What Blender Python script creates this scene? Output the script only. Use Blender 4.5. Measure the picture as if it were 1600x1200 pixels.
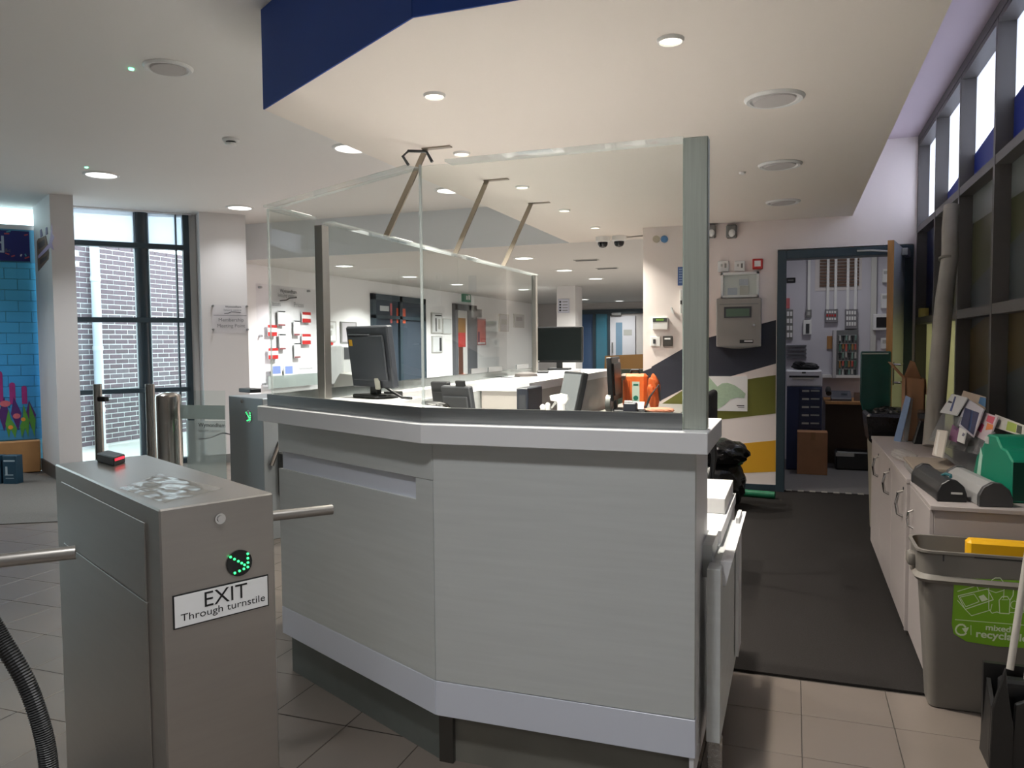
import bpy, bmesh, math, random
from mathutils import Vector, Matrix
random.seed(7)
for o in list(bpy.data.objects): bpy.data.objects.remove(o)
SC = bpy.context.scene
COL = SC.collection
V = Vector
# ------------------------------------------------------------------ camera
FPX, EYE = 1217.8, 1.37
yaw, pit, rol = 0.347806, 0.0522913, -0.0085677
FWD = V((-math.sin(yaw)*math.cos(pit), math.cos(yaw)*math.cos(pit), -math.sin(pit)))
_r = V((math.cos(yaw), math.sin(yaw), 0)); _u = _r.cross(FWD)
RGT = _r*math.cos(rol) + _u*math.sin(rol); UPV = -_r*math.sin(rol) + _u*math.cos(rol)
CAM = V((0, 0, EYE))
cd = bpy.data.cameras.new('camera'); cam = bpy.data.objects.new('camera', cd); COL.objects.link(cam)
cd.sensor_width = 36; cd.lens = FPX/1600*36; cd.clip_start = .05; cd.clip_end = 200
mw = Matrix.Identity(4)
for i in range(3): mw[i][0], mw[i][1], mw[i][2], mw[i][3] = RGT[i], UPV[i], -FWD[i], CAM[i]
cam.matrix_world = mw
SC.camera = cam
# ------------------------------------------------------------------ world, exposure
SC.view_settings.view_transform = 'Standard'; SC.view_settings.look = 'None'
SC.view_settings.gamma = 1; SC.view_settings.use_curve_mapping = False
SC.view_settings.exposure = 0.0
W = bpy.data.worlds.new('overcast_sky'); SC.world = W; W.use_nodes = True
bg = W.node_tree.nodes['Background']; bg.inputs[0].default_value = (.78, .92, 1.0, 1); bg.inputs[1].default_value = 5.5
HALL_W, BULK_W, BACK_W = 19, 25, 115      # watts of the ceiling lamps

# ------------------------------------------------------------------ helpers
def lin(c): return tuple(((x/255/12.92) if x/255 <= .04045 else ((x/255+.055)/1.055)**2.4) for x in c)
MATS = {}
def mat(name, rgb, rough=.55, metal=0, noise=None, bump=None, stretch=(1, 1, 1), emit=None, spec=.5, coat=0):
    if name in MATS: return MATS[name]
    m = bpy.data.materials.new(name); m.use_nodes = True; nt = m.node_tree; b = nt.nodes['Principled BSDF']
    c = lin(rgb); b.inputs['Base Color'].default_value = (*c, 1)
    b.inputs['Roughness'].default_value = rough; b.inputs['Metallic'].default_value = metal
    b.inputs['Specular IOR Level'].default_value = spec; b.inputs['Coat Weight'].default_value = coat
    if noise or bump:
        tc = nt.nodes.new('ShaderNodeNewGeometry'); mp = nt.nodes.new('ShaderNodeMapping'); mp.inputs['Scale'].default_value = stretch
        nt.links.new(tc.outputs['Position'], mp.inputs['Vector'])
    if noise:
        sc, amt = noise
        n = nt.nodes.new('ShaderNodeTexNoise'); n.inputs['Scale'].default_value = sc; n.inputs['Detail'].default_value = 4
        nt.links.new(mp.outputs[0], n.inputs['Vector'])
        r = nt.nodes.new('ShaderNodeMapRange'); r.inputs['From Min'].default_value = .3; r.inputs['From Max'].default_value = .7
        r.inputs['To Min'].default_value = 1-amt; r.inputs['To Max'].default_value = 1+amt
        nt.links.new(n.outputs['Fac'], r.inputs['Value'])
        mx = nt.nodes.new('ShaderNodeVectorMath'); mx.operation = 'SCALE'; mx.inputs[0].default_value = c
        nt.links.new(r.outputs[0], mx.inputs['Scale']); nt.links.new(mx.outputs[0], b.inputs['Base Color'])
    if bump:
        sc, st = bump
        n = nt.nodes.new('ShaderNodeTexNoise'); n.inputs['Scale'].default_value = sc; n.inputs['Detail'].default_value = 3
        nt.links.new(mp.outputs[0], n.inputs['Vector'])
        bp = nt.nodes.new('ShaderNodeBump'); bp.inputs['Strength'].default_value = st; bp.inputs['Distance'].default_value = .01
        nt.links.new(n.outputs['Fac'], bp.inputs['Height']); nt.links.new(bp.outputs[0], b.inputs['Normal'])
    if emit:
        b.inputs['Emission Color'].default_value = (*lin(emit[0]), 1); b.inputs['Emission Strength'].default_value = emit[1]
    MATS[name] = m; return m
def clear(name, tint=(255, 255, 255), refl=1.0, rough=.0, ior=1.49, frost=0.0, frost_rgb=(220, 225, 225), fres=True):
    """thin clear sheet: straight-through transmission with Fresnel gloss, optionally a frosted share"""
    if name in MATS: return MATS[name]
    m = bpy.data.materials.new(name); m.use_nodes = True; nt = m.node_tree
    for n in list(nt.nodes):
        if n.type != 'OUTPUT_MATERIAL': nt.nodes.remove(n)
    out = nt.nodes['Material Output']
    tr = nt.nodes.new('ShaderNodeBsdfTransparent'); tr.inputs[0].default_value = (*lin(tint), 1)
    gl = nt.nodes.new('ShaderNodeBsdfGlossy'); gl.inputs['Roughness'].default_value = rough
    fr = nt.nodes.new('ShaderNodeFresnel'); fr.inputs[0].default_value = ior
    ml = nt.nodes.new('ShaderNodeMath'); ml.operation = 'MULTIPLY'; ml.inputs[1].default_value = refl
    gm = nt.nodes.new('ShaderNodeNewGeometry'); fb = nt.nodes.new('ShaderNodeMath'); fb.operation = 'SUBTRACT'; fb.inputs[0].default_value = 1
    nt.links.new(gm.outputs['Backfacing'], fb.inputs[1])       # reflect at the outer face only, no false total reflection inside the thin sheet
    m0 = nt.nodes.new('ShaderNodeMath'); m0.operation = 'MULTIPLY'; nt.links.new(fr.outputs[0], m0.inputs[0]); nt.links.new(fb.outputs[0], m0.inputs[1])
    nt.links.new(m0.outputs[0], ml.inputs[0])
    mx = nt.nodes.new('ShaderNodeMixShader'); nt.links.new(ml.outputs[0], mx.inputs[0])
    nt.links.new(tr.outputs[0], mx.inputs[1]); nt.links.new(gl.outputs[0], mx.inputs[2])
    last = mx
    if frost:
        df = nt.nodes.new('ShaderNodeBsdfDiffuse'); df.inputs[0].default_value = (*lin(frost_rgb), 1)
        tl = nt.nodes.new('ShaderNodeBsdfTranslucent'); tl.inputs[0].default_value = (*lin(frost_rgb), 1)
        ad = nt.nodes.new('ShaderNodeMixShader'); ad.inputs[0].default_value = .5
        nt.links.new(df.outputs[0], ad.inputs[1]); nt.links.new(tl.outputs[0], ad.inputs[2])
        m2 = nt.nodes.new('ShaderNodeMixShader'); m2.inputs[0].default_value = frost
        nt.links.new(mx.outputs[0], m2.inputs[1]); nt.links.new(ad.outputs[0], m2.inputs[2]); last = m2
    nt.links.new(last.outputs[0], out.inputs[0]); MATS[name] = m; return m

def ray(px, py): return FWD + RGT*((px-800)/FPX) + UPV*((600-py)/FPX)
def onplane(px, py, p, n):
    d = ray(px, py); p = V(p); n = V(n); return CAM + d*(((p-CAM).dot(n))/d.dot(n))
def pz(px, py, z): return onplane(px, py, (0, 0, z), (0, 0, 1))
def pY(px, py, y): return onplane(px, py, (0, y, 0), (0, 1, 0))
def pX(px, py, x): return onplane(px, py, (x, 0, 0), (1, 0, 0))

class B:
    def __init__(s): s.bm = bmesh.new()
    def _add(s, t, mtx=None):
        if mtx is not None: bmesh.ops.transform(t, matrix=mtx, verts=t.verts)
        me = bpy.data.meshes.new('t'); t.to_mesh(me); t.free(); s.bm.from_mesh(me); bpy.data.meshes.remove(me); return s
    def box(s, c, d, rot=0, bev=0, seg=1, mtx=None):
        t = bmesh.new(); bmesh.ops.create_cube(t, size=1); bmesh.ops.scale(t, vec=d, verts=t.verts)
        if bev: bmesh.ops.bevel(t, geom=t.edges[:], offset=min(bev, min(d)*.45), segments=seg, affect='EDGES', profile=.5)
        M = Matrix.Translation(c) @ (mtx if mtx is not None else Matrix.Rotation(rot, 4, 'Z'))
        return s._add(t, M)
    def bb(s, x0, x1, y0, y1, z0, z1, bev=0, seg=1):
        return s.box(((x0+x1)/2, (y0+y1)/2, (z0+z1)/2), (abs(x1-x0), abs(y1-y0), abs(z1-z0)), 0, bev, seg)
    def ext(s, pts, vec, bev=0):
        t = bmesh.new(); vec = V(vec); a = [t.verts.new(V(p)) for p in pts]; b = [t.verts.new(V(p)+vec) for p in pts]
        n = len(pts); t.faces.new(a); t.faces.new(b[::-1])
        for i in range(n): t.faces.new((a[i], b[i], b[(i+1) % n], a[(i+1) % n]))
        bmesh.ops.recalc_face_normals(t, faces=t.faces[:])
        if bev: bmesh.ops.bevel(t, geom=t.edges[:], offset=bev, segments=1, affect='EDGES')
        return s._add(t)
    def prism(s, xy, z0, z1, bev=0): return s.ext([(x, y, z0) for x, y in xy], (0, 0, z1-z0), bev)
    def cyl(s, a, b, r, r2=None, n=20, caps=True):
        a, b = V(a), V(b); d = b-a; t = bmesh.new()
        bmesh.ops.create_cone(t, cap_ends=caps, segments=n, radius1=r, radius2=r if r2 is None else r2, depth=d.length)
        q = V((0, 0, 1)).rotation_difference(d.normalized()).to_matrix().to_4x4()
        return s._add(t, Matrix.Translation((a+b)/2) @ q)
    def lathe(s, prof, c=(0, 0, 0), n=28, mtx=None, sx=1):
        t = bmesh.new(); rings = []
        for r, z in prof:
            rings.append([t.verts.new((r*math.cos(2*math.pi*k/n)*sx, r*math.sin(2*math.pi*k/n), z)) for k in range(n)])
        for a, b in zip(rings, rings[1:]):
            for k in range(n): t.faces.new((a[k], a[(k+1) % n], b[(k+1) % n], b[k]))
        for R in (rings[0], rings[-1]):
            t.faces.new(R)
        bmesh.ops.remove_doubles(t, verts=t.verts, dist=1e-6); bmesh.ops.recalc_face_normals(t, faces=t.faces[:])
        return s._add(t, Matrix.Translation(c) @ (mtx if mtx is not None else Matrix.Identity(4)))
    def tube(s, pts, r, n=8, radii=None):
        pts = [V(p) for p in pts]; t = bmesh.new(); rings = []; up = V((0.13, .21, 1)).normalized()
        for i, p in enumerate(pts):
            d = (pts[min(i+1, len(pts)-1)]-pts[max(i-1, 0)]).normalized()
            a = d.cross(up); a = a.normalized() if a.length > 1e-4 else V((1, 0, 0)); b = d.cross(a)
            rr = radii[i] if radii else r
            rings.append([t.verts.new(p+(a*math.cos(2*math.pi*k/n)+b*math.sin(2*math.pi*k/n))*rr) for k in range(n)])
        for A, Bq in zip(rings, rings[1:]):
            for k in range(n): t.faces.new((A[k], A[(k+1) % n], Bq[(k+1) % n], Bq[k]))
        t.faces.new(rings[0]); t.faces.new(rings[-1])
        bmesh.ops.recalc_face_normals(t, faces=t.faces[:]); return s._add(t)
    def ball(s, c, r, sc=(1, 1, 1), n=2):
        t = bmesh.new(); bmesh.ops.create_icosphere(t, subdivisions=n, radius=r); bmesh.ops.scale(t, vec=sc, verts=t.verts)
        return s._add(t, Matrix.Translation(c))
    def face(s, pts):
        t = bmesh.new(); t.faces.new([t.verts.new(V(p)) for p in pts]); return s._add(t)
    def done(s, name, m, parent=None, smooth=False, org=None):
        me = bpy.data.meshes.new(name)
        vs = [v.co for v in s.bm.verts]
        if parent is not None: o0 = V(parent['_o'])
        elif org is not None: o0 = V(org)
        else:
            o0 = V((sum(v.x for v in vs)/len(vs), sum(v.y for v in vs)/len(vs), min(v.z for v in vs)))
        o0 = V(o0)
        bmesh.ops.translate(s.bm, vec=-o0, verts=s.bm.verts)
        if smooth:
            for f in s.bm.faces: f.smooth = True
            for e in s.bm.edges:
                if len(e.link_faces) == 2 and e.calc_face_angle(0) > .6: e.smooth = False
        s.bm.to_mesh(me); s.bm.free()
        me.materials.append(m)
        o = bpy.data.objects.new(name, me); COL.objects.link(o); o['_o'] = list(o0)
        if parent is not None: o.parent = parent
        else: o.location = o0
        return o
def thing(name, label, cat, loc, group=None):
    o = bpy.data.objects.new(name, None); COL.objects.link(o); o.location = loc; o['_o'] = list(V(loc)); o.empty_display_size = .05
    return tag(o, label, cat, group)
def tag(o, label, cat, group=None):
    o['label'] = label; o['category'] = cat
    if group: o['group'] = group
    return o
def struct(o, label=None):
    o['kind'] = 'structure'
    if label: o['label'] = label
    return o
def sroot(name, loc):
    o = bpy.data.objects.new(name, None); COL.objects.link(o); o.location = loc; o['_o'] = list(V(loc)); o['kind'] = 'structure'; return o
def lab(o, label): o['label'] = label; return o
def copy_tree(o, loc=None, parent=None, label=None, rz=None):
    c = o.copy(); COL.objects.link(c)
    if parent is not None: c.parent = parent
    if loc is not None: c.location = loc
    if rz is not None: c.rotation_euler.z = rz
    if label: c['label'] = label
    for ch in [x for x in o.children]: copy_tree(ch, None, c)
    return c
class F:
    """a vertical plane: origin, horizontal direction u (to the right as seen), n out of it"""
    def __init__(s, O, u, n=None):
        s.O = V(O); s.u = V(u).normalized(); s.v = V((0, 0, 1)); s.n = V(n).normalized() if n else V((s.u.y, -s.u.x, 0))
    def at(s, px, py, t=0):
        p = onplane(px, py, s.O+s.n*t, s.n)-s.O; return (p.dot(s.u), p.z-0)
    def P(s, u, v, t=0): return s.O*1 + s.u*u + V((0, 0, v)) - V((0, 0, s.O.z)) + s.n*t
    def rect(s, px0, py0, px1, py1, t=0):
        mx, my = (px0+px1)/2, (py0+py1)/2
        return s.at(px0, my, t)[0], s.at(px1, my, t)[0], s.at(mx, py1, t)[1], s.at(mx, py0, t)[1]
    def slab(s, b, u0, u1, v0, v1, t1, t0=0, bev=0):
        c = s.P((u0+u1)/2, (v0+v1)/2, (t0+t1)/2)
        M = Matrix((s.u, s.n, s.v)).transposed().to_4x4()
        return b.box(c, (abs(u1-u0), abs(t1-t0), abs(v1-v0)), 0, bev, 1, M)
    def box(s, b, px0, py0, px1, py1, t1, t0=0, bev=0):
        u0, u1, v0, v1 = s.rect(px0, py0, px1, py1); return s.slab(b, u0, u1, v0, v1, t1, t0, bev)
    def poly(s, b, pxs, t1, t0=0):
        return b.ext([s.P(*s.at(x, y), t0) for x, y in pxs], s.n*(t1-t0))
    def polyuv(s, b, uvs, t1, t0=0):
        return b.ext([s.P(u, v, t0) for u, v in uvs], s.n*(t1-t0))
    def stroke(s, b, uvs, w, t1, t0=0):
        for (a, c), (d, e) in zip(uvs, uvs[1:]):
            L = math.hypot(d-a, e-c)
            if L < 1e-6: continue
            x, y = -(e-c)/L*w/2, (d-a)/L*w/2; ex, ey = (d-a)/L*w*.3, (e-c)/L*w*.3
            s.polyuv(b, [(a+x-ex, c+y-ey), (a-x-ex, c-y-ey), (d-x+ex, e-y+ey), (d+x+ex, e+y+ey)], t1, t0)
        return b
    def disc(s, b, u, v, r, t1, t0=0, n=20):
        return b.cyl(s.P(u, v, t0), s.P(u, v, t1), r, n=n)
def text(f, s, u0, u1, v, m, parent, t=.001, name='lettering', shear=0, h=None, bold=0, align='fit'):
    """flat lettering on plane f, fitted between u0 and u1, baseline v"""
    cu = bpy.data.curves.new('txt', 'FONT'); cu.body = s; cu.size = 1; cu.extrude = 0; cu.offset = bold; cu.shear = shear
    o = bpy.data.objects.new('txt', cu); COL.objects.link(o)
    me = bpy.data.meshes.new_from_object(o); bpy.data.objects.remove(o)
    xs = [q.co.x for q in me.vertices]; ys = [q.co.y for q in me.vertices]
    k = (u1-u0)/(max(xs)-min(xs)); ky = k if h is None else h/(max(ys)-min(min(ys), 0))
    x0 = min(xs); o0 = V(parent['_o'])
    for q in me.vertices: q.co = f.P(u0+(q.co.x-x0)*k, v+q.co.y*ky, t) - o0
    me.name = name; me.materials.append(m)
    ob = bpy.data.objects.new(name, me); COL.objects.link(ob); ob['_o'] = list(o0); ob.parent = parent
    return ob
def arc(cx, cy, r, a0, a1, n=10, ry=None):
    return [(cx+r*math.cos(math.radians(a0+(a1-a0)*i/n)), cy+(ry or r)*math.sin(math.radians(a0+(a1-a0)*i/n))) for i in range(n+1)]

# ------------------------------------------------------------------ materials
white = mat('white_paint', (226, 225, 224), .6, noise=(1.3, .012), bump=(60, .03))
wallw = mat('wall_white', (222, 220, 220), .65, bump=(50, .03))
ceilw = mat('ceiling_white', (236, 234, 231), .75, noise=(.7, .01))
bulkw = mat('bulkhead_white', (238, 230, 221), .75, noise=(.6, .012))
navy = mat('navy_paint', (38, 70, 148), .65, noise=(2, .03), spec=.3)
lam = mat('pale_laminate', (196, 199, 198), .42, noise=(9, .035), stretch=(.35, .35, 6))
lamw = mat('white_laminate', (226, 226, 228), .35, noise=(2, .01))
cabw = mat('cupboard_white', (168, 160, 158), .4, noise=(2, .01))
bandm = mat('white_band', (212, 216, 228), .3)
steel = mat('brushed_steel', (170, 166, 161), .33, .88, noise=(6, .02), stretch=(1, 1, 12))
steelh = mat('brushed_steel_horizontal', (150, 152, 154), .33, 1, noise=(7, .07), stretch=(1, 1, 40))
steeld = mat('dark_steel', (110, 110, 108), .35, 1, noise=(4, .1))
chrome = mat('chrome', (215, 215, 215), .12, 1)
alu = mat('aluminium', (168, 170, 172), .35, .9)
anth = mat('anthracite_frame', (46, 62, 72), .45)
mull = mat('grey_mullion', (86, 82, 80), .5, noise=(3, .03))
black = mat('black_plastic', (26, 27, 29), .42)
blackg = mat('black_gloss', (14, 15, 18), .12)
dgrey = mat('dark_grey_plastic', (58, 60, 64), .45)
grey = mat('grey_plastic', (120, 120, 118), .5)
lgrey = mat('light_grey_plastic', (178, 178, 174), .5)
whp = mat('white_plastic', (232, 232, 230), .35)
paper = mat('paper_white', (232, 232, 232), .7)
ink = mat('black_ink', (22, 22, 24), .6)
inkg = mat('grey_ink', (110, 112, 116), .6)
red = mat('red_plastic', (186, 40, 40), .45)
greenp = mat('green_plastic', (20, 128, 100), .4)
orange = mat('orange_plastic', (236, 118, 52), .45)
yellow = mat('yellow_plastic', (232, 176, 20), .45)
card = mat('cardboard', (166, 122, 88), .8, noise=(12, .06), bump=(40, .04))
oak = mat('oak_wood', (176, 128, 78), .5, noise=(10, .12), stretch=(6, 6, .6))
woodb = mat('brown_wood', (150, 122, 100), .55, noise=(8, .1), stretch=(1, 1, 8))
tilem = mat('porcelain_tile', (113, 104, 97), .32, noise=(3.5, .03), bump=(30, .015))
grout = mat('grout', (78, 74, 70), .8)
carpet = mat('grey_carpet', (42, 40, 39), .95, noise=(160, .18), bump=(300, .25), spec=.08)
matm = mat('entrance_matting', (92, 90, 86), .95, noise=(120, .15), bump=(200, .2))
clr = clear('clear_acrylic', (250, 252, 251), .85)
glass = clear('window_glass', (240, 248, 247), .9, ior=1.5)
gglass = clear('green_glass', (248, 252, 251), .6, ior=1.5)
edge = clear('polished_acrylic_edge', (240, 244, 244), 1.0, frost=.4, frost_rgb=(235, 238, 238))
frostm = clear('frosted_film', (225, 232, 230), .6, rough=.3, frost=.75, frost_rgb=(196, 205, 204))
lampw = mat('lit_diffuser', (255, 255, 255), .4, emit=((255, 253, 248), 4.0))
lampy = mat('lit_warm_lamp', (255, 250, 240), .4, emit=((255, 240, 214), 5.0))

# ------------------------------------------------------------------ planes
D40 = V((.643, .766, 0)).normalized(); N40 = V((D40.y, -D40.x, 0))
FW = F((0, 7.436, 0), (1, 0, 0)); OW = F((0, 9.5, 0), (1, 0, 0)); LW = F((-6.8, 0, 0), (0, 1, 0))
PW = F((-6.395, 7.252, 0), D40); GL = F((-6.67, 7.31, 0), D40); MU = F((-7.97, 6.2, 0), D40)
EW = F((0, 21, 0), (1, 0, 0)); RW = F((.964, 0, 0), (0, -1, 0))
ZB, ZH, ZR = 2.45, 2.9, 3.08
# ================================================================== STRUCTURE
# floor: grout bed, tiles, carpet, matting
_g = [GL.P(-8.2, 0, -.3), GL.P(.3, 0, -.3)]
fl = struct(B().prism([(-12.2, -3.2), (1.3, -3.2), (1.3, 22), (-7.1, 22), (-7.1, 8.2), (_g[1].x, _g[1].y), (_g[0].x, _g[0].y)], -.12, -.006).done('floor', grout, org=(0, 0, -.012)))
TP, TX, TY = .3084, .037, 2.982
tb = B().bb(-TP/2+.0015, TP/2-.0015, -TP/2+.0015, TP/2-.0015, -.012, 0, .001).done('floor_tile', tilem, fl)
tme = tb.data; bpy.data.objects.remove(tb)
def facade_side(x, y): return (V((x, y, 0))-GL.O).dot(GL.n)      # >0 inside
cand = []; rest = []
for i in range(-46, 4):
    for j in range(-20, 70):
        x, y = TX+TP*(i+.5), TY+TP*(j+.5)
        if x < -13 or x > 1.15 or y < -3 or y > 21 or facade_side(x, y) < -.1: continue
        if x > -2.0 and y > 3.16: continue
        q = V((x, y, 0))-CAM; d = q.dot(FWD)
        ok = d > .5
        if ok:
            X, Y = 800+FPX*q.dot(RGT)/d, 600-FPX*q.dot(UPV)/d
            ok = -80 < X < 1680 and Y < 1300
            if 470 < X < 1075 and y > 2.3: ok = False                 # behind the desk
            if 130 < X < 420 and d > 2.2: ok = False                  # behind the turnstile
        (cand if ok else rest).append((d, x, y))
cand.sort(); rest += cand[290:]
for k, (d, x, y) in enumerate(cand[:290]):
    o = bpy.data.objects.new('floor_tile', tme); COL.objects.link(o); o.parent = fl; o.location = (x, y, -.0002*random.random())
rb = B()
for d, x, y in rest: rb.face([(x+sx*(TP/2-.002), y+sy*(TP/2-.002), 0) for sx, sy in ((-1, -1), (1, -1), (1, 1), (-1, 1))])
o = rb.done('distant_floor_tiles', tilem, fl); o['kind'] = 'stuff'
cp = B().bb(-2.0, 1.2, 3.31, 7.5, -.004, .006).done('floor_carpet', carpet); struct(cp)
struct(B().bb(-.6, 1.2, 7.5, 9.5, -.004, .006).done('floor_office', mat('office_vinyl', (120, 118, 118), .6, noise=(40, .05))))
th = B()
for k in range(9): th.bb(-.06+.1*k, -.01+.1*k, 7.47, 7.53, .004, .009)
th.done('threshold_marks', mat('pale_tape', (170, 165, 158), .6), cp)
a = pz(-60, 806, 0); b_ = pz(95, 800, 0)
struct(B().prism([(-8.0, 6.15), (-9.4, 4.4), (-7.2, 3.4), (-5.2, 4.6), (-6.9, 5.9)], -.004, .006).done('floor_entrance_mat', matm))
# ceilings
_e = [GL.P(-8.2, 0, -.45), GL.P(-.6, 0, -.45), GL.P(.1, 0, -.25)]
struct(B().prism([(-12.2, -3.2), (1.2, -3.2), (1.2, 2.38), (-1.2, 2.38), (-2.3, 3.04), (-2.3, 8.22), (-7.0, 8.22), (_e[2].x, _e[2].y), (_e[1].x, _e[1].y), (_e[0].x, _e[0].y)], ZH, ZH+.1).done('ceiling_hall', ceilw))
struct(B().bb(.46, 1.3, 2.38, 7.6, ZR, ZR+.1).done('ceiling_corridor', mat('corridor_ceiling', (200, 184, 192), .75)))
bk = [(-2.3, 3.04), (-1.2, 2.38), (.462, 2.38), (.462, 7.5), (-2.3, 8.22)]
bulk = struct(B().prism(bk, ZB, ZR+.08).done('ceiling_bulkhead', bulkw))
nb = B()
for (x0, y0), (x1, y1) in zip(bk[:2], bk[1:3]):
    d = V((x1-x0, y1-y0, 0)); n = V((d.y, -d.x, 0)).normalized()
    nb.ext([(x0, y0, ZB+.001), (x1, y1, ZB+.001), (x1, y1, ZH-.002), (x0, y0, ZH-.002)], n*.006)
nb.done('painted_fascia', navy, bulk)
cbk = struct(B().bb(-7.2, -1.3, 8.22, 21.2, ZB, ZH+.1).done('ceiling_back', mat('ceiling_back_white', (208, 206, 202), .75)))
B().bb(-6.8, -2.3, 8.214, 8.22, ZB, ZH).done('fascia', mat('fascia_white', (242, 246, 250), .6), cbk)
struct(B().prism([(-2.3, 8.22), (-.2, 7.5), (.462, 7.5), (-1.3, 8.3), (-2.3, 8.3)], ZB, ZB+.1).done('ceiling_link', bulkw))
# walls
struct(B().bb(-7.0, -6.8, 8.05, 21.2, 0, ZB).done('wall_left', mat('wall_left_white', (238, 238, 240), .65)))
struct(B().bb(-7.2, -1.0, 21, 21.2, 0, ZB).done('wall_far', mat('far_wall', (205, 200, 198), .65)))
fwb = B(); fwb.bb(-1.36, -.15, 7.436, 8.1, 0, ZB); fwb.bb(-1.2, -1.0, 8.1, 21, 0, ZB)
fwb.bb(.94, 1.2, 7.436, 7.6, 0, ZR); fwb.bb(-.15, .94, 7.436, 7.6, 2.185, ZR); fwb.bb(-1.36, -.15, 7.45, 7.6, ZB, ZR)
firew = struct(fwb.done('wall_back', mat('wall_back_white', (238, 227, 223), .65, bump=(50, .03))))
ow = B(); ow.bb(-.7, 1.2, 9.5, 9.6, 0, 2.9); ow.bb(-.8, -.6, 8.1, 9.6, 0, 2.9); ow.bb(1.15, 1.3, 7.6, 9.6, 0, 2.9); ow.bb(-.8, 1.3, 7.6, 9.6, 2.75, 2.9)
struct(ow.done('wall_office', mat('office_wall', (206, 204, 212), .65)))
struct(B().bb(-14, 1.3, -3.3, -3.2, 0, ZR).done('wall_front', wallw)); struct(B().bb(-12.0, -11.9, -3.2, 2.2, 0, ZR).done('wall_side', wallw))
rwall = B(); rwall.bb(.964, 1.3, -3.2, 7.44, 0, .62); rwall.bb(.964, 1.3, -3.2, 1.6, .62, ZR); rwall.bb(1.2, 1.3, 1.6, 7.6, 3.02, ZR)
struct(rwall.done('wall_right', wallw))
# skirting of the back wall
struct(B().bb(-1.36, -.15, 7.424, 7.436, 0, .06).done('baseboard_back', anth))
# left pier, fin wall
pe = [PW.P(-.02, 0), PW.P(.49, 0), PW.P(.49, 0, -.9), PW.P(-.02, 0, -.9)]
struct(B().prism([(p.x, p.y) for p in pe], 0, ZH).done('wall_pier', wallw))
pb = B(); PW.slab(pb, -.03, .5, 0, .1, .012); pb.ext([PW.P(-.032, 0, .012), PW.P(-.032, 0, -.5), PW.P(-.02, 0, -.5), PW.P(-.02, 0, .012)], (0, 0, .1)); struct(pb.done('baseboard_pier', mat('grey_skirting', (120, 120, 118), .5)))
FN = F((-7.01, 5.83, 0), D40)
FB = V((-.865, .501, 0)); fn = [FN.P(0, 0), FN.P(.205, 0), FN.P(.205, 0)+FB*.95, FN.P(0, 0)+FB*.95]
struct(B().prism([(p.x, p.y) for p in fn], 0, ZH).done('wall_fin', wallw))
fb = B().ext([FN.P(-.006, 0, .012), FN.P(-.018, 0, .0)+FB*.95, FN.P(0, 0)+FB*.95, FN.P(0, 0)], (0, 0, .14)); FN.slab(fb, .0, .21, 0, .14, .012); struct(fb.done('baseboard_fin', mat('dark_skirting', (70, 68, 66), .5)))
# header strip over the facade
hb = B(); GL.slab(hb, -1.2, .06, 2.885, 2.96, .05, -.1); struct(hb.done('trim_facade_head', white))
# ------------------------------------------------------------------ facade window
wn = sroot('window_1', GL.P(0, 0))
fr = B()
for v, h in ((2.51, .055), (1.67, .055), (.866, .05)): GL.slab(fr, -1.15, 0, v-h/2, v+h/2, .03, -.09)
GL.slab(fr, -.035, .03, 0, 2.9, .03, -.1); GL.slab(fr, -1.15, 0, 0, .06, .03, -.1)
fr.done('window_frame', anth, wn)
im = B(); GL.slab(im, -.115, -.1, .05, 2.9, .012, -.08); im.done('glazing_bead', anth, wn)
for v0, v1 in ((.06, .84), (.89, 1.64), (1.70, 2.48)):
    g = B(); GL.slab(g, -1.15, -.03, v0, v1, -.03, -.038); g.done('pane', gglass, wn)
g = B(); GL.slab(g, -1.15, -.03, 2.54, 2.885, -.03, -.038); g.done('pane', clear('opal_glass', (235, 244, 250), .5, frost=.6, frost_rgb=(235, 238, 244)), wn)
rev = B(); GL.slab(rev, .03, .11, 0, 2.9, -.02, -.25); struct(rev.done('trim_window_reveal', white))
tag(B().cyl((-7.02, 6.99, 0), (-7.02, 6.99, ZH), .083, n=28).done('round_column', mat('column_paint', (36, 52, 62), .25, coat=.3), smooth=True), 'dark blue-grey round steel column in front of the glazed facade', 'column')
# clerestory left of the fin, above the mural
w2 = sroot('window_2', MU.P(0, 0))
mtop = MU.at(20, 358)[1]
g = B(); MU.slab(g, -1.2, .18, mtop+.05, 2.96, -.03, -.038); g.done('pane', glass, w2)
g = B(); MU.slab(g, -1.2, .18, mtop, mtop+.05, .0, -.1); MU.slab(g, -1.2, .18, 2.96, 3.0, .0, -.1); g.done('window_frame', white, w2)
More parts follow.
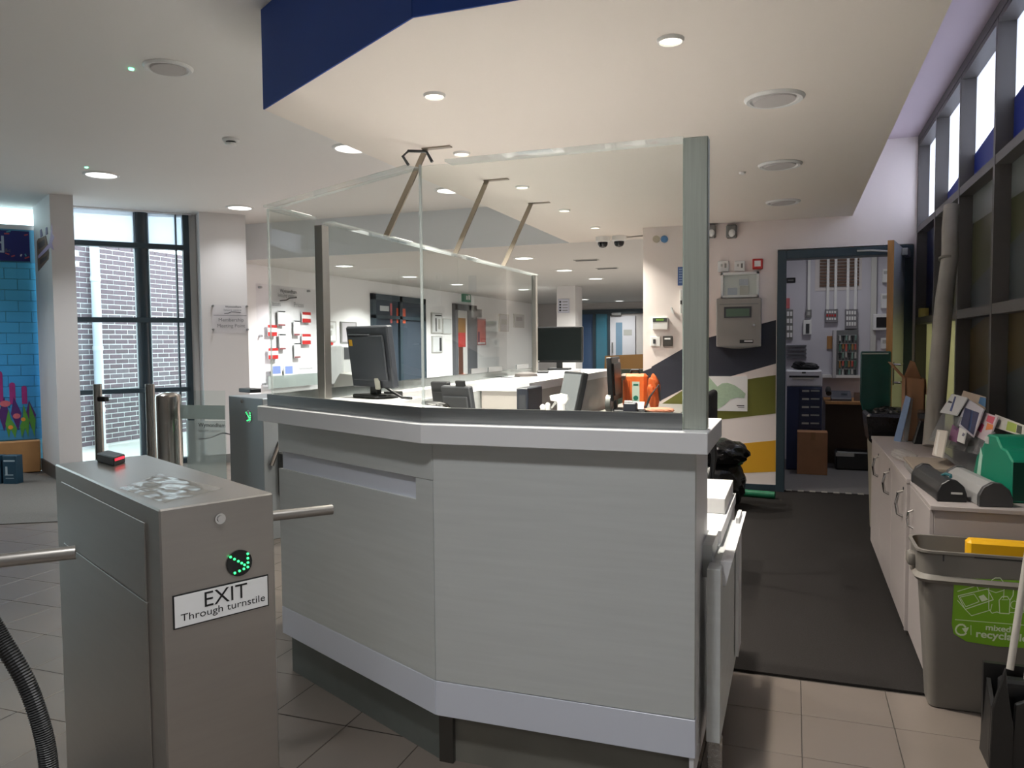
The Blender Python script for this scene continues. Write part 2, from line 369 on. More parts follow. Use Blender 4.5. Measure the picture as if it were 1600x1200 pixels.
# mural wall of painted blocks
mw_ = struct(B().ext([MU.P(-1.2, 0, -.15), MU.P(.2, 0, -.15), MU.P(.2, 0, -.004), MU.P(-1.2, 0, -.004)], (0, 0, mtop)).done('wall_mural', mat('mural_joint', (96, 168, 200), .7)))
def mural_mat():
    m = bpy.data.materials.new('painted_mural'); m.use_nodes = True; nt = m.node_tree; b = nt.nodes['Principled BSDF']; b.inputs['Roughness'].default_value = .6
    g = nt.nodes.new('ShaderNodeNewGeometry'); sp = nt.nodes.new('ShaderNodeSeparateXYZ'); nt.links.new(g.outputs['Position'], sp.inputs[0])
    n = nt.nodes.new('ShaderNodeTexNoise'); n.inputs['Scale'].default_value = 2.2; n.inputs['Detail'].default_value = 5; nt.links.new(g.outputs['Position'], n.inputs['Vector'])
    mr = nt.nodes.new('ShaderNodeMath'); mr.operation = 'MULTIPLY_ADD'; mr.inputs[1].default_value = .35; mr.inputs[2].default_value = 0
    nt.links.new(n.outputs['Fac'], mr.inputs[0])
    ad = nt.nodes.new('ShaderNodeMath'); ad.operation = 'ADD'; nt.links.new(sp.outputs['Z'], ad.inputs[0]); nt.links.new(mr.outputs[0], ad.inputs[1])
    cr = nt.nodes.new('ShaderNodeValToRGB'); e = cr.color_ramp
    sc = nt.nodes.new('ShaderNodeMath'); sc.operation = 'MULTIPLY'; sc.inputs[1].default_value = 1/3.; nt.links.new(ad.outputs[0], sc.inputs[0])
    e.elements[0].position = .12; e.elements[0].color = (*lin((54, 120, 160)), 1); e.elements[1].position = .9; e.elements[1].color = (*lin((96, 205, 245)), 1)
    q = e.elements.new(.4); q.color = (*lin((60, 160, 225)), 1)
    nt.links.new(sc.outputs[0], cr.inputs[0]); nt.links.new(cr.outputs[0], b.inputs['Base Color']); return m
mum = mural_mat()
for r in range(17):
    for c in range(-5, 2):
        u0 = c*.24+(.12 if r % 2 else 0); v0 = .36+r*.117; v1 = min(v0+.112, mtop-.36)
        if u0 > .12 or v1-v0 < .03: continue
        q = B(); MU.slab(q, u0, min(u0+.235, .18), v0, v1, .006+.002*random.random(), -.004, .002); q.done('painted_block', mum, mw_)
# mural motifs: weeds, corals and fish painted flat on the blocks
def finger(u, v, h, w): return [(u-w/2, v), (u-w/2, v+h-w/2)] + arc(u, v+h-w/2, w/2, 180, 0, 6) + [(u+w/2, v)]
rm = random.Random(5)
def leaf(u, v, h, w, lean): return [(u, v), (u-w/2+lean*.4, v+h*.5), (u+lean, v+h), (u+w/2+lean*.4, v+h*.5)]
mot = [('pink_weed', (158, 46, 122), [finger(-.62, .85, .33, .07), finger(-.36, .8, .3, .075), finger(-.21, .78, .34, .07), finger(-.09, .75, .24, .055), finger(.02, .75, .2, .05), finger(-.49, .75, .24, .07), finger(-.78, .8, .3, .08)]),
       ('purple_weed', (82, 40, 110), [leaf(-.7+.13*k, .46, .28+.1*rm.random(), .1, .04*rm.uniform(-1, 1)) for k in range(7)]),
       ('green_weed', (84, 150, 58), [leaf(-.14+.06*k, .38, .2+.22*rm.random(), .06, .05*rm.uniform(-1, 1)) for k in range(5)] + [leaf(-.9+.1*k, .36, .1+.1*rm.random(), .07, 0) for k in range(5)]),
       ('yellow_coral', (196, 170, 100), [arc(-.36, .55, .085, 0, 330, 12), arc(-.44, .65, .055, 0, 330, 10), arc(-.27, .63, .05, 0, 330, 10), leaf(-.36, .38, .16, .1, 0), arc(-.58, .48, .06, 0, 330, 9)]),
       ('rose_fish', (204, 104, 116), [arc(-.16, .76, .05, 0, 330, 10, .035), arc(-.3, .84, .035, 0, 330, 9, .03), arc(-.06, .62, .035, 0, 330, 9, .03), arc(-.52, .7, .04, 0, 330, 9, .035)]),
       ('orange_dots', (226, 150, 60), [arc(-.23, .72, .025, 0, 330, 8), arc(-.42, .47, .028, 0, 330, 8), arc(-.12, .5, .024, 0, 330, 8), arc(0.0, .58, .022, 0, 330, 8)])]
for i, (nm, c, shapes) in enumerate(mot):
    q = B()
    for k, sh in enumerate(shapes): MU.polyuv(q, sh, .0095+.0008*i+.00007*k, .007)
    q.done(nm, mat('mural_'+nm, c, .6, noise=(14, .12)), mw_)['kind'] = 'stuff'
sb = thing('banner_sign', 'dark blue banner with confetti edges hung above the sea mural', 'sign', MU.P(-.3, 2.0))
u1 = MU.at(47, 400)[0]; v0, v1 = MU.at(20, 408)[1], MU.at(20, 361)[1]
q = B(); MU.slab(q, u1-1.2, u1, v0, v1, .03, .012); q.done('panel', mat('banner_blue', (38, 44, 120), .5), sb)
q = {}
for k in range(60):
    uu = u1-.02-random.random()*1.15; vv = (v1-.015-random.random()*.06) if k % 2 else (v0+.015+random.random()*.06)
    col = ['white_ink', 'coral_ink', 'teal_ink'][k % 3]; q.setdefault(col, B())
    a = random.random()*180; l = .03+.03*random.random()
    MU.stroke(q[col], [(uu, vv), (uu+l*math.cos(math.radians(a)), vv+l*.5*math.sin(math.radians(a)))], .014, .0315, .03)
for col, rgb in (('white_ink', (225, 225, 235)), ('coral_ink', (200, 90, 100)), ('teal_ink', (90, 170, 190))): q[col].done('confetti', mat('banner_'+col, rgb, .6), sb)['kind'] = 'stuff'
ua, ub = MU.at(-22, 393)[0], MU.at(7, 393)[0]; text(MU, 'd', ua+.06, ub, MU.at(4, 395)[1], mat('pale_ink', (190, 205, 225), .6), sb, .032)
text(MU, '&c', MU.at(8, 393)[0], MU.at(17, 393)[0], MU.at(10, 394)[1], inkg, sb, .032)
q = B(); MU.slab(q, -1.18, .15, 0.0, .35, .1, .0, .01); tag(q.done('timber_bench', mat('ply_wood', (178, 132, 84), .6, noise=(6, .08))), 'low tan timber bench box running along the foot of the sea mural', 'bench')
for k, (xa, xb, dx, lb) in enumerate(((5, 29, 0, 'dark teal display box with white print, next to the white fin wall'), (-16, 3, .0, 'dark teal display box cut off by the picture edge, beside its twin'))):
    p0, p1 = pz(xa, 757, 0), pz(xb, 757, 0); ff = F(p0, p1-p0); w = (p1-p0).length*.9; h = .29
    t_ = thing('display_box', lb, 'box', (p0+p1)/2, 'teal display boxes')
    q = B(); ff.slab(q, 0, w, 0, h, 0, -.1, .004); q.done('body', mat('teal_box', (36, 70, 90), .5), t_)
    q = B(); ff.slab(q, w*.1, w*.9, h-.06, h-.045, .001); ff.slab(q, w*.15, w*.75, .09, .1, .001); ff.slab(q, w*.2, w*.35, h-.2, h-.11, .001); ff.slab(q, w*.2, w*.8, h-.23, h-.225, .001); q.done('print', mat('pale_print', (170, 190, 200), .6), t_)['kind'] = 'stuff'
q = B(); MU.slab(q, -6.2, -2.7, 0, 2.96, 0, -.2); struct(q.done('wall_front_left', wallw))
w4 = sroot('window_4_unseen', MU.P(-4, 0))  # unseen glazing, guessed; placed and sized for the daylight it throws on the turnstiles
q = B()
for u_ in (-2.7, -1.97, -1.24): MU.slab(q, u_-.03, u_+.03, 0, 2.96, .03, -.09)
for v_ in (.04, .9, 2.1, 2.93): MU.slab(q, -2.7, -1.22, v_-.03, v_+.03, .028, -.088)
q.done('window_frame', anth, w4)
for u_ in (-2.335, -1.605):
    for v0_, v1_ in ((.07, .87), (.93, 2.07), (2.13, 2.9)): q = B(); MU.slab(q, u_-.335, u_+.335, v0_, v1_, -.03, -.038); q.done('pane', gglass, w4)
# sticker on the fin's side face
FS = F((FN.P(0, 0)).to_tuple(), (-FB.x, -FB.y, 0))
st = thing('wall_sticker', 'brown badge sticker with a lilac star burst on the white fin wall', 'sticker', FS.P(-.3, 2.0, .002))
q = B(); FS.poly(q, [(58, 378), (60, 373), (66, 371), (72, 368), (77, 395), (76, 405), (60, 424)], .004); q.done('badge', mat('sticker_brown', (120, 92, 70), .6, noise=(30, .2)), st)
q = B(); FS.poly(q, [(60, 400), (78, 380), (79, 373), (82, 348), (83, 366), (86, 370), (82, 380), (85, 391), (79, 386), (75, 391), (61, 404)], .006, .004); q.done('star', mat('sticker_lilac', (190, 170, 205), .6), st)
q = B(); FS.poly(q, [(63, 360), (65, 358), (67, 368), (64, 371)], .005); FS.poly(q, [(72, 356), (74, 355), (75, 366), (72, 367)], .005); q.done('spark', mat('sticker_violet', (110, 96, 140), .6), st)['kind'] = 'stuff'
q = B(); FS.poly(q, [(60, 380), (70, 374), (71, 383), (61, 390)], .0045, .004); FS.poly(q, [(63, 406), (74, 399), (74, 405), (63, 414)], .0045, .004); q.done('badge_lettering', mat('sticker_dark', (70, 54, 50), .6), st)['kind'] = 'stuff'
# ------------------------------------------------------------------ outside
struct(B().prism([(_g[0].x, _g[0].y), (_g[1].x, _g[1].y), (-6.9, 14), (-20, 14), (-20, 3), (-20, -6), (-12.5, -6)], -.2, -.03).done('ground_paving', mat('pale_paving', (205, 200, 192), .8, noise=(5, .03))))
bx = -9.12
bw = tag(B().bb(bx-.3, bx-.003, 7.45, 11.6, -.03, 2.75).done('brick_wall', mat('mortar', (238, 235, 234), .85)), 'grey brick wall with pale mortar outside the facade glass', 'wall')
bmats = [mat('brick_%s' % n, c, .85, noise=(30, .1)) for n, c in (('plum', (120, 104, 110)), ('grey', (124, 114, 118)), ('brown', (112, 98, 102)))]
mesh_b = []
for m_ in bmats:
    q = B(); q.box((0, 0, 0), (.03, .2095, .0565), bev=.003); o = q.done('brick', m_, org=(0, 0, 0)); mesh_b.append(o.data); bpy.data.objects.remove(o)
sb_ = B(); nb_ = 0; bo = V(bw['_o'])
for r in range(40):
    z = .0+.035+r*.0702
    for c in range(-1, 18):
        y = 7.55+c*.2235+(.112 if r % 2 else 0)
        if y > 11.4: continue
        if y < 7.98 and z > 2.42: continue
        if y-.11 < 7.45: continue
        vis = y < 10.05 and nb_ < 300 and z > .05
        dpt = bx-.012+.002*random.random()
        if vis:
            o = bpy.data.objects.new('brick', mesh_b[random.randrange(3)]); COL.objects.link(o); o.parent = bw; o.location = V((dpt, y, z))-bo; nb_ += 1
        else: sb_.box((dpt, y, z), (.03, .2095, .0565))
o = sb_.done('distant_bricks', bmats[0], bw); o['kind'] = 'stuff'
dp = thing('drainpipe', 'white drainpipe fixed to the brick wall outside', 'pipe', (-9.0, 8.17, -.03))
B().cyl((-9.03, 8.17, -.03), (-9.03, 8.17, 2.8), .06, n=20).done('pipe', mat('pipe_white', (222, 226, 232), .4), dp, True)
for z in (.5, 1.35, 2.3): q = B(); q.cyl((-9.03, 8.17, z-.03), (-9.03, 8.17, z+.03), .068, n=20); q.done('pipe_bracket', whp, dp, True)
# ------------------------------------------------------------------ right-hand window wall
w3 = sroot('window_3', (.964, 5, 0))
vy = [7.42, 6.54, 5.64, 4.71, 3.79, 2.87, 1.95, 1.62]
q = B()
for y in vy: q.bb(.964, 1.1, y-.02, y+.02, .62, 3.04)
for z0, z1 in ((.62, .68), (1.5, 1.555), (2.27, 2.32), (2.99, 3.06)): q.bb(.966, 1.1, 1.6, 7.43, z0, z1)
q.bb(.962, .97, 1.6, 7.43, 3.02, 3.08)
q.done('window_frame', mull, w3)
def film(nm, rgb, tr):
    m = bpy.data.materials.new(nm); m.use_nodes = True; nt = m.node_tree; b = nt.nodes['Principled BSDF']
    b.inputs['Base Color'].default_value = (*lin(rgb), 1); b.inputs['Roughness'].default_value = .35
    t = nt.nodes.new('ShaderNodeBsdfTranslucent'); t.inputs[0].default_value = (*lin(rgb), 1)
    x = nt.nodes.new('ShaderNodeMixShader'); x.inputs[0].default_value = tr
    nt.links.new(b.outputs[0], x.inputs[1]); nt.links.new(t.outputs[0], x.inputs[2]); nt.links.new(x.outputs[0], nt.nodes['Material Output'].inputs[0]); return m
fw_ = film('white_film', (239, 236, 243), .72); fn_ = film('navy_film', (60, 74, 136), .5); fo_ = film('olive_film', (64, 66, 38), .1)
fg_ = film('slate_film', (66, 72, 74), .1); fy_ = film('ochre_film', (78, 64, 32), .1); fp_ = film('pale_film', (112, 116, 112), .12)
fd_ = film('dark_navy_film', (40, 50, 96), .15); fl_ = film('lemon_film', (188, 181, 148), .4)
XP = 1.04
def panepoly(pts, m, t):     # pts = (y, z)
    q = B(); q.ext([(XP+t, y, z) for y, z in pts], (.0001, 0, 0)); return q.done('film_stripe', m, w3)
for a, b_ in zip(vy, vy[1:]):
    for z0, z1, m in ((.68, 1.5, fg_), (1.555, 2.27, fo_), (2.32, 2.99, fw_)):
        q = B(); q.bb(XP+.008, XP+.014, b_+.02, a-.02, z0, z1); q.done('pane', fl_ if z0 < 1 and a > 6 else m, w3)
# diagonal vinyl bands across the panes (clipped to each pane)
def clip(poly, z0, z1, y0, y1):
    def cut(P, f, g):
        R = []
        for i in range(len(P)):
            A, C = P[i], P[(i+1) % len(P)]; fa, fc = f(A), f(C)
            if fa >= 0: R.append(A)
            if (fa >= 0) != (fc >= 0): k = fa/(fa-fc); R.append((A[0]+(C[0]-A[0])*k, A[1]+(C[1]-A[1])*k))
        return R
    for f in (lambda p: p[1]-z0, lambda p: z1-p[1], lambda p: p[0]-y0, lambda p: y1-p[0]):
        poly = cut(poly, f, None)
        if len(poly) < 3: return None
    return poly
def under(z0, k, zlow, y0=7.6, y1=1.5): return [(y0, z0+(5.5-y0)*k), (y1, z0+(5.5-y1)*k), (y1, zlow), (y0, zlow)]
bands = [(under(2.53, .085, 2.3), fn_, .004, 2), (under(3.4, 0, 2.09), fp_, .001, 1), (under(2.09, .15, 1.5), fo_, .0035, 1), (under(1.72, .17, 1.5), fg_, .0025, 1),
         (under(1.45, .17, .6, 5.64), fy_, .003, 0), (under(1.05, .17, .6, 5.64), fg_, .0015, 0), (under(2.3, 0, 1.5, 7.6, 6.54), fd_, .0005, 1), (under(.74, 0, .6, 7.6, 5.64), fl_, .0002, 0)]
for poly, m, t, row in bands:
    for a, b_ in zip(vy, vy[1:]):
        for z0, z1 in (((.68, 1.5), (1.555, 2.27), (2.32, 2.99))[row],):
            c = clip(poly, z0, z1, b_+.02, a-.02)
            if c: panepoly(c, m, t)
# ------------------------------------------------------------------ striped graphic on the back wall
def stripe(F_, pts, m, t=.0015):
    q = B(); F_.poly(q, pts, t); return q.done('painted_stripe', m, firew)
navyw = mat('stripe_slate', (42, 46, 60), .6); olivew = mat('stripe_olive', (106, 108, 40), .6); yelw = mat('stripe_yellow', (214, 160, 34), .6)
stripe(FW, [(1005, 580), (1018, 575), (1018, 573), (1065, 546), (1105, 528), (1212.5, 500), (1212.5, 568), (1142, 588), (1105, 598), (1065, 609), (1005, 640)], navyw)
stripe(FW, [(1005, 655), (1020, 640), (1065, 611), (1110, 600), (1165, 593), (1212, 586), (1212, 646), (1105, 658), (1005, 690)], olivew)
stripe(FW, [(1005, 712), (1105, 698), (1212, 688), (1212, 737), (1105, 741), (1005, 745)], yelw)
# ------------------------------------------------------------------ office door frame and leaf
d1 = sroot('door_1', (.4, 7.436, 0))
q = B(); q.bb(-.15, -.075, 7.4, 7.6, 0, 2.175, .003); q.bb(.865, .94, 7.4, 7.6, 0, 2.175, .003); q.bb(-.075, .865, 7.4, 7.6, 2.1, 2.175, .003); q.done('door_frame', anth, d1)
hx, hy = .852, 7.40; ex, ey = .684, 6.62
dv = V((ex-hx, ey-hy, 0)).normalized(); dn = V((-dv.y, dv.x, 0))
def leafbox(b, s0, s1, z0, z1, t0, t1, bev=0):
    M = Matrix((dv, dn, V((0, 0, 1)))).transposed().to_4x4()
    c = V((hx, hy, 0))+dv*((s0+s1)/2)+dn*((t0+t1)/2)+V((0, 0, (z0+z1)/2)); return b.box(c, (s1-s0, abs(t1-t0), z1-z0), 0, bev, 1, M)
q = B(); leafbox(q, .01, .795, .012, 2.13, -.022, .022); q.done('door_leaf', mat('door_white', (222, 224, 228), .4), d1)
q = B(); leafbox(q, .7955, .8, .012, 2.13, -.0225, .0225); e_ = lab(q.done('door_edge', oak, d1), 'oak lipping on the open edge of the leaf')
for sgn in (-1, 1):
    q = B(); leafbox(q, .72, .765, 1.02, 1.2, sgn*.022, sgn*.03, .003)
    p0 = V((hx, hy, 1.04))+dv*.74; q.tube([p0+dn*sgn*.025, p0+dn*sgn*.07, p0+dn*sgn*.075-dv*.11], .009); q.tube([p0+V((0, 0, .14))+dn*sgn*.025, p0+V((0, 0, .14))+dn*sgn*.07, p0+V((0, 0, .14))+dn*sgn*.075-dv*.1], .009)
    q.done('door_handle', chrome, d1)
q = B(); leafbox(q, .05, .28, 2.06, 2.12, .022, .07, .004); q.done('door_closer', alu, d1)
q = B(); q.tube([V((hx, hy, 2.11))+dv*.1+dn*-.04, (.62, 7.36, 2.135), (.5, 7.39, 2.14)], .009); q.done('closer_arm', alu, d1)
# ================================================================== RECEPTION DESK
desk = thing('reception_desk', 'big white angled reception counter with steel upstand and dark plinth', 'desk', (-1.1, 2.6, 0))
C0, A0, B0 = (-.26, 2.23), (-1.08, 2.23), (-2.0, 2.68)
dcm = V((A0[0]-B0[0], A0[1]-B0[1], 0)).normalized()
DF = F((A0[0], A0[1], 0), (1, 0, 0)); CH = F((A0[0], A0[1], 0), dcm)
Lc = (V(A0)-V(B0)).length
# carcass behind the panels
q = B(); q.prism([(-.27, 2.262), (-1.075, 2.262), (-1.97, 2.70), (-1.97, 3.34), (-1.75, 3.34), (-1.75, 3.05), (-1.02, 2.56), (-.27, 2.56)], .171, 1.055); q.done('carcass', lamw, desk)
q = B(); DF.slab(q, .0015, .82, .285, 1.058, 0, -.03, .001); lab(q.done('front_panel', lam, desk), 'wide pale wood-grain panel facing the entrance')
uL = -Lc; uR = CH.at(650, 775)[0]; zt, zb = .935, .862
q = B(); CH.slab(q, uL, -.0015, zt, 1.058, 0, -.03, .001); q.done('upper_panel', lam, desk)
q = B(); CH.polyuv(q, [(uL, .285), (-.0015, .285), (-.0015, zt-.001), (uR, zt-.001), (uR, zb), (uL, zb)], 0, -.03); q.done('lower_panel', lam, desk)
q = B(); CH.slab(q, uL+.012, uR+.004, zb-.01, zt+.01, -.012, -.03); lab(q.done('recessed_slot', bandm, desk), 'pale recessed strip between the two panels')
q = B(); DF.slab(q, .001, .822, .17, .283, .001, -.03, .001); CH.slab(q, uL, -.001, .17, .283, .001, -.03, .001); lab(q.done('kick_band', bandm, desk), 'bluish white band below the panels')
q = B(); CH.slab(q, uL+.01, -.0, 0, .17, -.035, -.06); q.done('plinth', mat('plinth_steel', (122, 128, 126), .35, .5, noise=(3, .12)), desk)
q = B(); DF.slab(q, .045, .8, 0, .17, -.05, -.08); q.done('plinth', mat('plinth_grey', (126, 124, 116), .55, .2, noise=(4, .12)), desk)
q = B(); DF.slab(q, -.004, .045, 0, .17, -.03, -.06); q.done('plinth_corner', steeld, desk)
q = B(); q.bb(-1.975, -1.95, 2.72, 7.3, 0, 1.06); q.done('side_panel', lam, desk)
q = B(); q.bb(-.275, -.262, 2.235, 2.58, .1, 1.058); q.done('end_panel', lamw, desk)
ctop = [(-.222, 2.19), (-1.10, 2.19), (-2.105, 2.685), (-2.105, 3.36), (-1.68, 3.36), (-1.62, 3.02), (-1.0, 2.63), (-.222, 2.63)]
q = B(); q.prism(ctop, 1.057, 1.118, .002); q.done('counter_top', lamw, desk)
q = B(); q.prism([(-2.105, 3.365), (-1.965, 3.365), (-1.965, 4.745), (-1.6, 4.745), (-1.6, 7.35), (-2.105, 7.35)], 1.057, 1.115, .002); lab(q.done('counter_top', lamw, desk), 'rear stretch of counter top with the wide monitor')
q = B(); q.bb(-1.94, -1.61, 4.76, 7.3, .0, 1.057); q.done('rear_carcass', mat('cream_laminate', (184, 178, 172), .45), desk)
# low return at the right-hand end
q = B(); q.prism([(-.262, 2.6), (-.226, 2.6), (-.226, 3.3), (-.5, 3.3), (-.5, 2.64), (-.262, 2.64)], .10, .70); q.done('low_unit', lamw, desk)
q = B(); q.bb(-.5, -.222, 2.64, 3.32, .70, .742, .001); q.done('low_top', lamw, desk)
q = B(); q.bb(-.262, -.232, 2.44, 2.66, .64, .742, .001); q.done('low_fascia', lam, desk)
q = B(); q.bb(-.24, -.2, 2.36, 2.44, .16, .69, .001); q.bb(-.238, -.2, 2.44, 3.05, .16, .69); q.done('end_post', lam, desk)
q = B(); q.ext([(-.205, 2.42, .70), (-.172, 2.42, .70), (-.19, 2.42, .625), (-.2, 2.42, .625)], (0, .75, 0)); q.done('edge_rail', lamw, desk)
q = B(); q.bb(-.197, -.185, 2.95, 3.1, .2, .72); q.done('return_panel', lamw, desk)
q = B(); q.bb(-.238, -.196, 2.37, 2.42, 0, .16, .003); lab(q.done('foot', mat('foil_foot', (176, 172, 166), .25, .8, bump=(60, .6)), desk), 'crumpled foil covered foot')
q = B(); q.bb(-.37, -.232, 2.9, 3.3, .7425, .80, .002); tag(q.done('tray', whp), 'white paper tray on the low return behind the desk end', 'tray')
# inner worktop
q = B(); q.prism([(-1.7, 3.1), (-1.0, 2.7), (-.505, 2.7), (-.505, 3.3), (-.75, 3.55), (-.95, 4.75), (-1.95, 4.75), (-1.95, 3.37), (-1.7, 3.37)], .71, .745); q.done('inner_worktop', lamw, desk)
for a in ((-1.55, -1.5, 4.5, 4.6), (-.62, -.57, 3.1, 3.2)): q = B(); q.bb(*a, 0, .71); q.done('worktop_leg', alu, desk)
# steel upstand
SF = F((-1.128, 2.25, 0), (1, 0, 0)); SCm = F((-1.128, 2.25, 0), (-dcm.x, -dcm.y, 0), (dcm.y, -dcm.x, 0)); SCm = F((-1.128, 2.25, 0), dcm)
Ls = 1.055
q = B(); SF.slab(q, .0, .828, 1.118, 1.166, 0, -.012); SCm.slab(q, -Ls, 0, 1.118, 1.166, 0, -.012)
cL = SCm.P(-Ls, 0)
q.bb(cL.x, cL.x+.012, cL.y+.005, 6.25, 1.118, 1.166); q.done('steel_upstand', steelh, desk)
# ------------------------------------------------------------------ acrylic screen
scr = thing('acrylic_screen', 'clear acrylic sneeze screen standing on the reception counter, braced to the bulkhead', 'screen', (-1.13, 2.26, 1.12))
ztop = 1.935; railm = clear('rail_acrylic', (243, 246, 246), 1.0, frost=.13, frost_rgb=(235, 238, 238))
q = B(); SF.slab(q, .004, .83, 1.12, ztop, -.014, -.022); q.done('screen_panel', clr, scr)
q = B(); SCm.slab(q, -Ls+.004, -.004, 1.12, ztop, -.014, -.022); q.done('screen_panel', clr, scr)
for y0, y1 in ((cL.y+.02, 3.06), (3.14, 4.66), (4.67, 6.2)):
    q = B(); q.bb(cL.x+.014, cL.x+.022, y0, y1, 1.12, ztop); q.done('screen_panel', clr, scr)
q = B(); q.cyl(SF.P(0, 1.12, -.018), SF.P(0, ztop+.005, -.018), .0048, n=8); lab(q.done('corner_edge', edge, scr), 'bright polished vertical edge at the corner of the screen')
q = B(); q.cyl((cL.x+.018, cL.y+.012, 1.12), (cL.x+.018, cL.y+.012, ztop), .004, n=8); q.done('corner_edge', edge, scr)
for f, u0, u1 in ((SF, .1, .83), (SCm, -Ls+.03, -.05)):
    q = B(); f.slab(q, u0, u1, ztop, ztop+.008, .012, -.045); q.done('top_rail', railm, scr)
for y0, y1 in ((cL.y+.05, 3.02), (3.16, 6.25)):
    q = B(); q.bb(cL.x-.01, cL.x+.052, y0, y1, ztop, ztop+.008); q.done('top_rail', railm, scr)
q = B(); SCm.slab(q, -.28, -.2, ztop+.0101, ztop+.012, .0, -.03); q.done('rail_label', paper, scr); q = B(); SF.slab(q, .33, .44, ztop+.0101, ztop+.012, 0, -.03); q.done('rail_label', paper, scr)
for y0, y1 in ((2.85, 3.0), (3.75, 3.98), (4.72, 4.95)):
    q = B(); q.bb(cL.x+.002, cL.x+.045, y0, y1, ztop+.0101, ztop+.0125); q.done('rail_clip', paper, scr)
q = B(); q.bb(cL.x+.008, cL.x+.05, 3.07, 3.125, 1.12, ztop-.02, .002); q.done('grey_post', steel, scr)
q = B(); q.bb(cL.x+.008, cL.x+.045, 6.2, 6.25, 1.12, ztop, .002); q.done('grey_post', steel, scr)
q = B(); q.bb(-.302, -.232, 2.265, 2.31, 1.118, 1.945, .003); lab(q.done('end_post', mat('post_steel_pale', (192, 198, 188), .42, .75, noise=(6, .06), stretch=(30, 30, 1)), scr), 'tall brushed steel end post at the open end of the counter')
for k, (ys, yr) in enumerate(((3.95, 3.72), (4.86, 4.62), (5.78, 5.5))):
    q = B(); xs = -1.925
    q.box(((xs+cL.x+.02)/2, (ys+yr)/2, (ZB+ztop+.01)/2), (.032, .01, (V((xs, ys, ZB))-V((cL.x+.02, yr, ztop+.01))).length), mtx=(V((0, 0, 1)).rotation_difference((V((xs, ys, ZB-.004))-V((cL.x+.02, yr, ztop+.01))).normalized()).to_matrix().to_4x4()))
    q.bb(xs-.02, xs+.15, ys-.018, ys+.018, ZB-.008, ZB-.001); q.done('brace_strut', mat('brace_steel', (150, 140, 128), .4, .6), scr)
hk = B(); cP = SCm.P(-.06, ztop+.012, -.01); hk.tube([cP, cP+V((-.02, 0, .03)), cP+V((.0, 0, .045)), cP+V((.06, .01, .04)), cP+V((.08, .01, .005))], .005); hk.done('hook', steeld, scr)
for y in (4.98, 5.3, 5.9): q = B(); q.bb(cL.x+.024, cL.x+.03, y-.14, y+.14, 1.166, 1.2); q.done('bolted_bracket', alu, scr)
# ================================================================== TURNSTILES
def led_arrow(f, uc, vc, r, parent):
    q = B(); f.disc(q, uc, vc, r, .004, 0, 28); l = q.done('lens', blackg, parent)
    pts = [(-.72, .62), (-.42, .4), (-.12, .18), (.14, -.02), (.36, -.2), (.62, -.42), (.64, .6), (.64, .26), (.64, -.08), (.3, -.5), (-.05, -.58), (-.42, -.66)]
    q = B()
    for a, b_ in pts: q.ball(f.P(uc+a*r, vc+b_*r, .005), r*.105, n=1)
    q.done('green_led', mat('lit_green', (60, 255, 130), .4, emit=((50, 255, 120), 3.0)), l)
FLc, FRc, BLc = V((-1.348, 1.368, 0)), V((-1.227, 1.619, 0)), V((-2.20, 1.813, 0)); BRc = BLc+(FRc-FLc)
T1 = F(FLc, FRc-FLc); TLf = F(BLc, FLc-BLc); w1, l1 = (FRc-FLc).length, (FLc-BLc).length
t1 = thing('turnstile', 'large brushed steel turnstile cabinet with an EXIT through turnstile plate, in the foreground', 'turnstile', (FLc+BRc)/2)
q = B(); q.prism([(p.x, p.y) for p in (FLc, FRc, BRc, BLc)], 0, 1.0, .004); q.done('housing', steel, t1)
ua, ub = TLf.at(101, 850)[0], TLf.at(231, 930)[0]; zs = TLf.at(101, 847)[1]
q = B(); TLf.slab(q, ua+.002, ub-.002, zs+.0015, .955, .0035, 0, .001); q.done('side_panel', steel, t1)
q = B(); TLf.slab(q, ua+.002, ub-.002, .04, zs-.0015, .0035, 0, .001); q.done('side_panel', steel, t1)
q = B(); u_, v_ = T1.at(343, 810); q.cyl(T1.P(u_, v_, 0), T1.P(u_, v_, .006), .013, n=20); q.cyl(T1.P(u_, v_, .006), T1.P(u_, v_, .009), .008, n=16); q.done('key_lock', chrome, t1)
u_, v_ = T1.at(373.5, 879.5); led_arrow(T1, u_, v_, .032, t1)
sg = B(); r = T1.rect(269, 927, 419, 925); u0, u1 = r[0], r[1]; v1 = T1.at(419, 897)[1]; v0 = T1.at(419, 946)[1]
T1.slab(sg, u0, u1, v0, v1, .0025, 0); s0 = sg.done('sign_plate', ink, t1)
q = B(); T1.slab(q, u0+.003, u1-.003, v0+.003, v1-.003, .0032, .001); lab(q.done('sign_face', paper, t1), 'white plate with EXIT lettering')
text(T1, 'EXIT', u0+(u1-u0)*.31, u0+(u1-u0)*.76, v0+(v1-v0)*.46, ink, t1, .0036, h=.035)
text(T1, 'Through turnstile', u0+(u1-u0)*.07, u0+(u1-u0)*.955, v0+(v1-v0)*.2, ink, t1, .0036, h=.022)
a0, a1 = pz(427, 806, .9), pz(519, 796, .9); d = (a1-a0).normalized()
q = B(); q.tube([a0-d*.09, a0, a1-d*.001, a1], .0145, 20); q.cyl(a1, a1+d*.001, .0135, n=20); q.done('arm', steel, t1, True)
